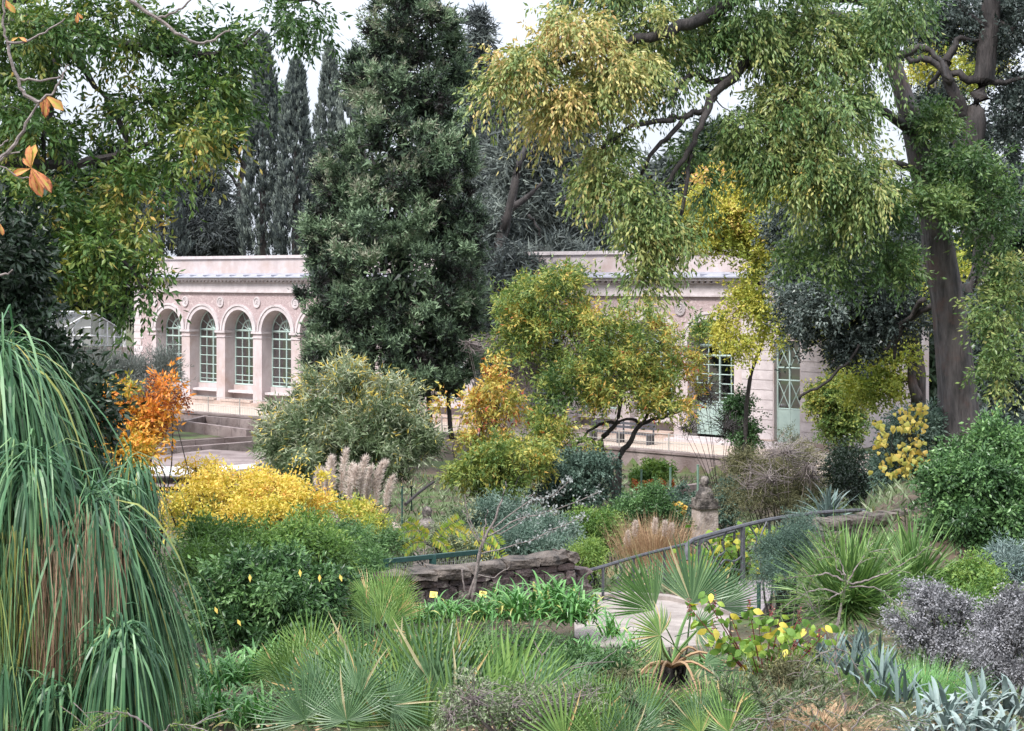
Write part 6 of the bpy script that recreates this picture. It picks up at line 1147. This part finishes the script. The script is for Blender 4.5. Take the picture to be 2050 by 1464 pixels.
# ---- twiggy grey shrubs of the foreground
baretwigs('twiggy_shrub', 'grey-twigged shrub with tiny olive leaves at the bottom centre', 'shrub', 1000, 11.8, [(960, 1400, 11.8, 90, 60, .3, 0, 0), (1060, 1420, 11.8, 90, 60, .3, 0, 0), (1150, 1400, 12, 80, 50, .3, 0, 0), (900, 1440, 11.5, 50, 40, .2, 0, 0)], 300, .004, 'twig', leafmat_='willow', nl=16, ll=.032, lw=.013, lv=(.1, .8), mainr=.009)
t = thing('forked_twig', 'pale bare forked twig standing left of the palm stem', 'branch', P(1062, 1464, 12)); S = MB()
for L_ in ([(1062, 1464, .012), (1058, 1400, 0), (1070, 1360, 0), (1085, 1313, 0)], [(1085, 1313, .005), (1075, 1295, 0), (1068, 1282, 0)], [(1085, 1313, .005), (1100, 1295, 0), (1108, 1280, 0)], [(1060, 1410, .006), (1090, 1385, 0), (1150, 1340, 0), (1200, 1325, 0), (1235, 1300, 0)], [(1058, 1395, .006), (1050, 1360, 0), (1045, 1330, 0)], [(1085, 1390, .004), (1110, 1360, 0), (1160, 1330, 0), (1230, 1325, 0)]):
    limb(S, [P(q[0], q[1], 12) for q in L_], L_[0][2], .0025, 5, wob=.004)
S.build('twig', M['twig'], t)
def needlebranches(name, label, bx, by, Y, lines, mat='fan', nn=26, ll=.06, lw=.006, r=.012, lv=(.3, .9), bark='twig'):
    t = thing(name, label, 'shrub', P(bx, by, Y)); S = MB(); B = MB()
    for L_ in lines:
        q = limb(S, [P(x, y, Y + dy) for x, y, dy in L_[1:]], L_[0], L_[0]*.35, 5, wob=.006, sub=6); n_ = nn*len(L_); h = len(q)//2
        j = rng.integers(h, len(q), n_); O = q[j] + rng.normal(0, .01, (n_, 3)); d = nrm(q[-1]-q[h]); a = nrm(rdir(n_)*.8 + d*.8 + np.array((0, 0, .15))); leaves(B, O, a, nrm(np.cross(a, rdir(n_))), ll*rng.uniform(.6, 1.2, n_), lw, rng.uniform(lv[0], lv[1], n_))
        for _ in range(5):
            p = q[rng.integers(h, len(q))]; e = p + nrm(d + rdir(1)[0]*.8)*rng.uniform(.12, .25); S.tube([p, (p+e)/2 + (0, 0, .01), e], .003, 3); f = rng.uniform(0, 1, nn)[:, None]; O = p*(1-f)+e*f; a = nrm(rdir(nn)*.8 + nrm(e-p)*.8); leaves(B, O, a, nrm(np.cross(a, rdir(nn))), ll*rng.uniform(.6, 1.2, nn), lw, rng.uniform(lv[0], lv[1], nn))
    S.build('branch', M[bark], t); B.build('foliage', M[mat], t); return t
needlebranches('bottlebrush', 'small tree with pale arching branches and needle leaves in front of the spiky plant', 1685, 1330, 15, [[.02, (1668, 1300, 0), (1680, 1230, 0), (1695, 1170, 0)], [.012, (1695, 1170, 0), (1740, 1160, 0), (1790, 1140, 0), (1850, 1100, .1)], [.01, (1695, 1168, 0), (1660, 1150, 0), (1610, 1155, 0), (1560, 1160, 0)], [.009, (1695, 1165, 0), (1680, 1120, .1), (1640, 1090, .2)], [.009, (1695, 1170, 0), (1720, 1130, 0), (1740, 1100, .1)], [.009, (1680, 1190, 0), (1640, 1180, 0), (1590, 1200, 0), (1540, 1240, 0)], [.009, (1700, 1175, 0), (1760, 1180, -.1), (1810, 1230, -.1)], [.008, (1690, 1150, 0), (1675, 1135, 0), (1670, 1080, .1)], [.007, (1690, 1180, 0), (1660, 1200, -.1), (1620, 1200, -.1)]])
needlebranches('grey_twig_shrub', 'arching leafless grey twigs over the blue sword leaves', 1690, 1464, 12.8, [[.014, (1688, 1464, 0), (1690, 1400, 0), (1675, 1350, 0), (1672, 1300, 0)], [.006, (1672, 1300, 0), (1640, 1310, 0), (1600, 1350, 0)], [.006, (1672, 1298, 0), (1700, 1310, 0), (1730, 1370, 0)], [.006, (1672, 1305, 0), (1650, 1350, 0), (1635, 1420, 0)], [.006, (1680, 1350, 0), (1640, 1345, 0), (1600, 1370, 0)], [.006, (1685, 1380, 0), (1695, 1420, 0), (1700, 1464, 0)], [.004, (1672, 1295, 0), (1640, 1240, 0), (1615, 1190, 0)]], 'willow', 7, .04, .006, lv=(0, .5))
needlebranches('grey_twig_shrub', 'grey-twigged spreading shrub with narrow leaves along the bottom right', 1600, 1500, 11.6, [[.008, (1560, 1500, 0), (1540, 1440, 0), (1560, 1400, 0), (1620, 1405, 0), (1680, 1440, 0)], [.008, (1480, 1500, 0), (1520, 1450, 0), (1580, 1420, 0), (1640, 1400, 0)], [.008, (1690, 1500, 0), (1720, 1440, 0), (1770, 1410, 0), (1800, 1470, 0)], [.007, (1640, 1500, 0), (1610, 1450, 0), (1500, 1440, 0), (1450, 1480, 0)], [.007, (1700, 1500, 0), (1650, 1450, 0), (1600, 1430, 0)], [.007, (1720, 1510, 0), (1770, 1450, 0), (1850, 1440, 0)]], 'willow', 24, .045, .008, lv=(.1, .8))
needlebranches('needle_sprig', 'arching grey twig with needle leaves in the bottom left', 280, 1500, 9, [[.008, (340, 1520, 0), (290, 1450, 0), (240, 1425, 0), (190, 1440, 0)], [.006, (310, 1500, 0), (330, 1460, 0), (360, 1450, 0), (390, 1470, 0)], [.005, (240, 1428, 0), (200, 1455, 0), (150, 1462, 0)]], 'bright', 22, .03, .004, lv=(.4, 1))
# ---- bright grass tuft, ground litter, small ground plants
for x_, y_, Y_, lab_ in ((1250, 1400, 13.2, 'brownish dry grass left of the palm stem foot'), (1560, 1400, 13.2, 'brownish dry grass under the dark red stems'), (1640, 1440, 12.4, 'brownish dry grass under the spreading grey twigs')):
    grass('dry_grass', lab_, 'grass', x_, Y_, 900, .28, .006, 'dry', (0, .8), spreadr=.5, up=.6, droop=(.5, 2), seg=3)
needlebranches('needle_shrub', 'low olive-green shrub with needle leaves right of the low fan palm', 1560, 1500, 12, [[.007, (1500, 1480, 0), (1480, 1420, 0), (1450, 1380, 0)], [.007, (1540, 1480, 0), (1530, 1410, 0), (1500, 1360, 0)], [.007, (1570, 1480, 0), (1580, 1410, 0), (1600, 1370, 0)], [.006, (1600, 1480, 0), (1640, 1420, 0), (1650, 1370, 0)], [.006, (1520, 1490, 0), (1550, 1440, 0), (1560, 1390, 0)], [.006, (1650, 1490, 0), (1690, 1440, 0), (1740, 1420, 0)], [.006, (1400, 1490, 0), (1380, 1440, 0), (1340, 1420, 0)], [.006, (1300, 1490, 0), (1290, 1430, 0), (1250, 1390, 0)]], 'willow', 60, .05, .008, lv=(.0, .75))
grass('grass_tuft', 'bright green fine grass between the blue sword leaves and the grey shrubs', 'grass', 1840, 14.6, 2200, .38, .006, 'strap', (.3, .9), spreadr=.55, up=1.1, droop=(.6, 1.8), seg=4)
grass('grass_tuft', 'fine yellow-green grass below the spiky plant', 'grass', 1740, 16, 1300, .4, .006, 'strap', (.5, 1), spreadr=.5, up=1.3, droop=(.4, 1.6), seg=4)
gb('low_shrub', 'mixed green undergrowth at the bottom right of centre', 1300, 13.5, [(1250, 1400, 13.5, 70, 40, .4, 0, .7), (1330, 1450, 13, 90, 30, .4, .1, .8), (1500, 1420, 13, 80, 40, .4, .1, .8), (1580, 1370, 14, 60, 40, .4, 0, .6)], 'olive', 2200, 200, .045, .014, .15, .2, rag=.6, sr=.005, stems=12)
gb('low_shrub', 'low green plants between the fan palms and the path', 1180, 16, [(1150, 1330, 16, 60, 30, .4, .1, .8), (1230, 1350, 15.5, 60, 30, .4, .1, .7), (1050, 1300, 17, 60, 20, .3, .1, .7), (960, 1290, 17.5, 60, 16, .3, .1, .8), (880, 1285, 17.5, 50, 14, .3, .1, .8), (1110, 1300, 17.8, 40, 14, .3, .1, .8)], 'green', 1300, 120, .055, .015, .13, .2, sr=.005, stems=10)
# scattered ground cover over the whole garden (one mass nobody could count)
B = MB(); n = 42000; Yc = rng.uniform(10, 60, n); xc = rng.uniform(-.36, .36, n)*Yc; zc_ = H(xc, Yc)
dn = (xc-WREF[0])*N[0] + (Yc-WREF[1])*N[1]
onpath = (Yc > 19) & (Yc < 24.5) & (xc > .6) & (xc < 4.2); keep = (~onpath) & (dn > 5) & ~((xc/Yc > .15) & (Yc > 46)) & ~((Yc > 40) & (xc/Yc < -.14)); O = np.stack([xc, Yc, zc_], 1)[keep]; n = len(O)
noise_ = np.sin(O[:, 0]*1.3)*np.cos(O[:, 1]*.9); a = nrm(rdir(n)*(1, 1, .5) + np.array((0, 0, .9))); sc_ = np.clip(O[:, 1]/16, .7, 2.4)
leaves(B, O, a, nrm(np.cross(a, rdir(n))), .11*sc_*rng.uniform(.5, 1.5, n), .022*sc_, np.clip(.4 + .2*noise_ + rng.normal(0, .15, n), 0, 1)); o = B.build('ground_cover', M['willow']); stuff(o); tag(o, 'low mixed weeds and leaves covering the garden floor', 'ground cover')
# fallen leaves
B = MB(); n = 5000; Yc = rng.uniform(11, 26, n); xc = rng.uniform(-.34, .36, n)*Yc; O = np.stack([xc, Yc, H(xc, Yc)+.03], 1); a = nrm(rdir(n)*(1, 1, .2)); leaves(B, O, a, nrm(np.cross(a, (0, 0, 1.)) + rng.normal(0, .2, (n, 3))), .06, .035, rng.uniform(.1, 1, n)); o = B.build('fallen_leaves', M['dry']); stuff(o); tag(o, 'brown and yellow fallen leaves on the soil', 'leaf litter')
# ---- the great drooping grass tree at left
base = P(150, 1500, 12.2); base[2] = float(H(base[0], base[1])); gt = thing('grass_tree', 'huge grass tree with long drooping green blades over brown dead thatch', 'tree', base)
heads = [((-5, 715), 12.5, 900, 2.1, 1.0), ((-55, 820), 12.2, 350, 1.9, .8), ((68, 930), 11.9, 620, 1.55, .9), ((8, 800), 12.4, 380, 1.9, .8), ((183, 1015), 12.0, 560, 1.9, .8), ((-25, 990), 11.8, 300, 1.3, .8), ((243, 1275), 11.4, 560, 1.1, .8), ((143, 1070), 12.4, 350, 1.9, .7), ((253, 1120), 12.4, 300, 1.6, .7), ((263, 935), 12.7, 120, .85, .8), ((298, 1240), 12.5, 260, 1.2, .6), ((15, 1330), 11.5, 160, .8, .8), ((108, 1380), 11.3, 160, .6, .8)]
S = MB()
for (hx, hy), Y, n, L_, u in heads:
    h = P(hx, hy+18, Y); B = MB(); a = rng.uniform(0, 2*np.pi, n); el = rng.uniform(.1, 1.45, n)
    n = int(n*1.25); a = rng.uniform(0, 2*np.pi, n); el = np.arcsin(rng.uniform(-.1, 1, n)); lx = rng.uniform(-.25, .25); D = np.stack([np.cos(a)*np.cos(el) + lx, np.sin(a)*np.cos(el), np.sin(el)], 1); D = nrm(D + rng.normal(0, .18, (n, 3))); blades(B, h + rng.normal(0, .06, (n, 3))*(1, 1, 1.3), D, L_*rng.uniform(.3, 1.05, n), .02*rng.uniform(.55, 1.3, n), rng.uniform(4.0, 11, n), 10, np.clip(rng.uniform(.0, .85, n) + (rng.uniform(0, 1, n) < .025)*.4, 0, 1), .06, taper=2.2, twist=.5)
    B.build('leaf_head', M['bear'], gt); limb(S, [base + rng.normal(0, .1, 3)*(1, 1, 0), base*.5+h*.5+(0, .15, 0), h-(0, 0, .02)], .09, .05, 8)
    # dead thatch hanging straight down under the head
    if L_ > 1.25:
        n2 = int(n*.45); a = rng.uniform(0, 2*np.pi, n2); B = MB(); O = h + np.stack([np.cos(a)*.16, np.sin(a)*.16, rng.uniform(-1.2, -.1, n2)], 1)*rng.uniform(.5, 1.5, (n2, 1)); D = nrm(np.stack([np.cos(a)*.25, np.sin(a)*.25, -np.ones(n2)], 1) + rng.normal(0, .1, (n2, 3)))
        blades(B, O, D, rng.uniform(.6, 1.3, n2), .009, .4, 4, rng.uniform(.1, .9, n2)); B.build('dead_thatch', M['straw'], gt)
S.build('trunk', M['bark'], gt)
B = MB(); n = 1900; cx_ = rng.choice(P(0, 0, 11.5)[0] + np.array((50, 85, 120, 165, 215))*11.5/F, n, p=(.15, .3, .25, .2, .1)); O = np.stack([cx_ + rng.normal(0, .05, n), 11.68 + rng.normal(0, .13, n), CZ - (np.clip(rng.normal(1170, 75, n), 1000, 1330) - HY)*11.5/F], 1); D = nrm(rng.normal(0, .09, (n, 3)) + (0, 0, -1)); blades(B, O, D, rng.uniform(.3, .9, n), .007, .2, 4, rng.uniform(.2, 1, n))
B.build('dead_thatch', M['straw'], gt)
B = MB(); n = 420; O = np.stack([P(20, 0, 11.6)[0] + rng.normal(0, .13, n), 11.5 + rng.normal(0, .1, n), rng.uniform(P(0, 1250, 11.5)[2], P(0, 1050, 11.5)[2], n)], 1); D = nrm(rng.normal(0, .12, (n, 3)) + (0, 0, -1)); blades(B, O, D, rng.uniform(.5, 1.1, n), .012, .2, 5, rng.uniform(.7, 1, n)); B.build('yellowing_blades', M['bear'], gt)
B = MB(); n = 10; O = np.tile(P(90, 1300, 11.4), (n, 1)); D = nrm(rng.normal(0, .1, (n, 3)) + (0, 0, -1)); blades(B, O, D, .3, .007, .2, 4, .5); B.build('dead_thatch', M['straw'], gt)
# ---- horse chestnut twigs hanging in at the upper left, quite near
base = P(-350, 900, 7); base[2] = float(H(base[0], base[1])); ct = thing('horse_chestnut', 'horse chestnut twigs with a few orange leaves reaching in at the upper left', 'tree', base)
S = MB(); Yt = 6.5
limb(S, [base-(0, 0, .2), P(-450, 500, 7), P(-380, 100, 7), P(-300, -300, 7)], .12, .07, 8)
tw_ = [[(-380, 420, .014), (-150, 400, 0), (-20, 330, 0), (20, 300, 0), (55, 250, 0), (80, 205, 0)], [(80, 205, .006), (110, 180, 0), (125, 155, 0), (138, 130, 0)], [(80, 205, .009), (50, 190, 0), (35, 155, 0), (15, 90, 0), (8, 50, 0), (5, 0, 0), (-20, -60, 0)], [(38, 158, .006), (80, 163, 0), (115, 155, 0), (125, 148, 0)], [(15, 85, .006), (50, 85, 0), (90, 65, 0), (130, 37, 0)], [(-20, 330, .006), (10, 312, 0), (40, 305, 0)], [(-10, 300, .005), (5, 290, 0), (15, 280, 0)],
       [(-380, 100, .012), (-100, -80, 0), (200, -60, 0), (262, 0, 0), (310, 33, 0), (350, 65, 0), (385, 85, 0), (415, 85, 0), (440, 70, 0), (460, 58, 0)], [(318, 35, .006), (350, 25, 0), (375, 5, 0), (390, -20, 0)], [(-200, 480, .008), (-40, 545, 0), (10, 550, 0), (25, 540, 0)], [(-60, 320, .0035), (0, 333, 0), (40, 352, 0), (62, 358, 0)], [(-60, 440, .006), (-20, 440, 0), (-5, 450, 0)]]
for L_ in tw_: limb(S, [P(q[0], q[1], Yt) for q in L_], L_[0][2], max(.003, L_[0][2]*.3), 6, wob=.003)
S.build('twig', M['twig'], ct)
cmesh = []
for tv_ in (.3, .5, .6, .8):
    B = MB(); rows_ = 9; cols_ = 6; V = []; rl = np.random.default_rng(int(tv_*100))
    for i in range(rows_+1):
        f_ = i/rows_; hwid = np.interp(f_, [0, .25, .55, .75, .92, 1], [.004, .07, .16, .2, .11, .004])*(1 + rl.normal(0, .05))
        for j in range(cols_+1):
            u = j/cols_*2 - 1; V.append((u*hwid + rl.normal(0, .003), f_, abs(u)*hwid*.5 - .35*f_*f_ + .02*math.sin(f_*25 + abs(u)*4)))
    Q = [(i*(cols_+1)+j, i*(cols_+1)+j+1, (i+1)*(cols_+1)+j+1, (i+1)*(cols_+1)+j) for i in range(rows_) for j in range(cols_)]
    tq = [tv_ - .35*(abs(j-2.5) < 1) + .3*(i > 6)*rl.uniform() + rl.normal(0, .13) for i in range(rows_) for j in range(cols_)]
    B.add(V, Q, tint=np.clip(tq, 0, 1)); m_ = B.mesh('leaflet', smooth=True); m_.materials.append(M['chest']); cmesh.append(m_)
def chleaf(x, y, dirs, s, Y=Yt):
    for dx, dy, sc in dirs:
        yv = Vector((dx, -.25, -dy)).normalized(); zv = Vector((rng.normal(0, .3), -1, rng.normal(.2, .3))); x_ = yv.cross(zv).normalized(); z_ = x_.cross(yv)
        piece('leaflet', cmesh[rng.integers(4)], Matrix.Translation(Vector(P(x, y, Y))) @ Matrix((x_, yv, z_)).transposed().to_4x4() @ Matrix.Scale(s*sc, 4), ct)
s_ = Yt/F*1.15
chleaf(63, 337, [(-.2, -1, 38), (.1, -1, 40), (.35, 1, 50), (.9, .75, 52), (-1, .3, 34), (-.5, -.55, 22), (.1, 1, 42)], s_)
chleaf(90, 190, [(.1, 1, 38), (-.2, .9, 25), (.7, .5, 40), (.3, .9, 22)], s_)
chleaf(155, 25, [(0, 1, 18), (.5, .6, 14)], s_); chleaf(38, 75, [(.3, .1, 18), (.8, .3, 14), (-.5, .2, 14)], s_); chleaf(12, 0, [(.6, .8, 26), (.2, 1, 16)], s_); chleaf(0, 448, [(.4, 1, 20)], s_)
# ---- fallen yellow leaves caught on the dark shrub
t = None
B = MB(); 
for x, y in ((475, 1240), (500, 1150), (680, 1150), (640, 1150), (600, 1140), (430, 1215)):
    o_ = P(x, y, 16.2)[None]; a = nrm(np.array([[rng.normal(0, .3), -.2, -1]])); leaves(B, o_, a, nrm(np.cross(a, [[0, -1, .3]])), .08, .035, .8)
o = B.build('caught_leaves', M['gold']); stuff(o); tag(o, 'fallen yellow leaves caught on the dense dark green shrub', 'leaves')
for o in col.objects:
    if '_w' in o: del o['_w']
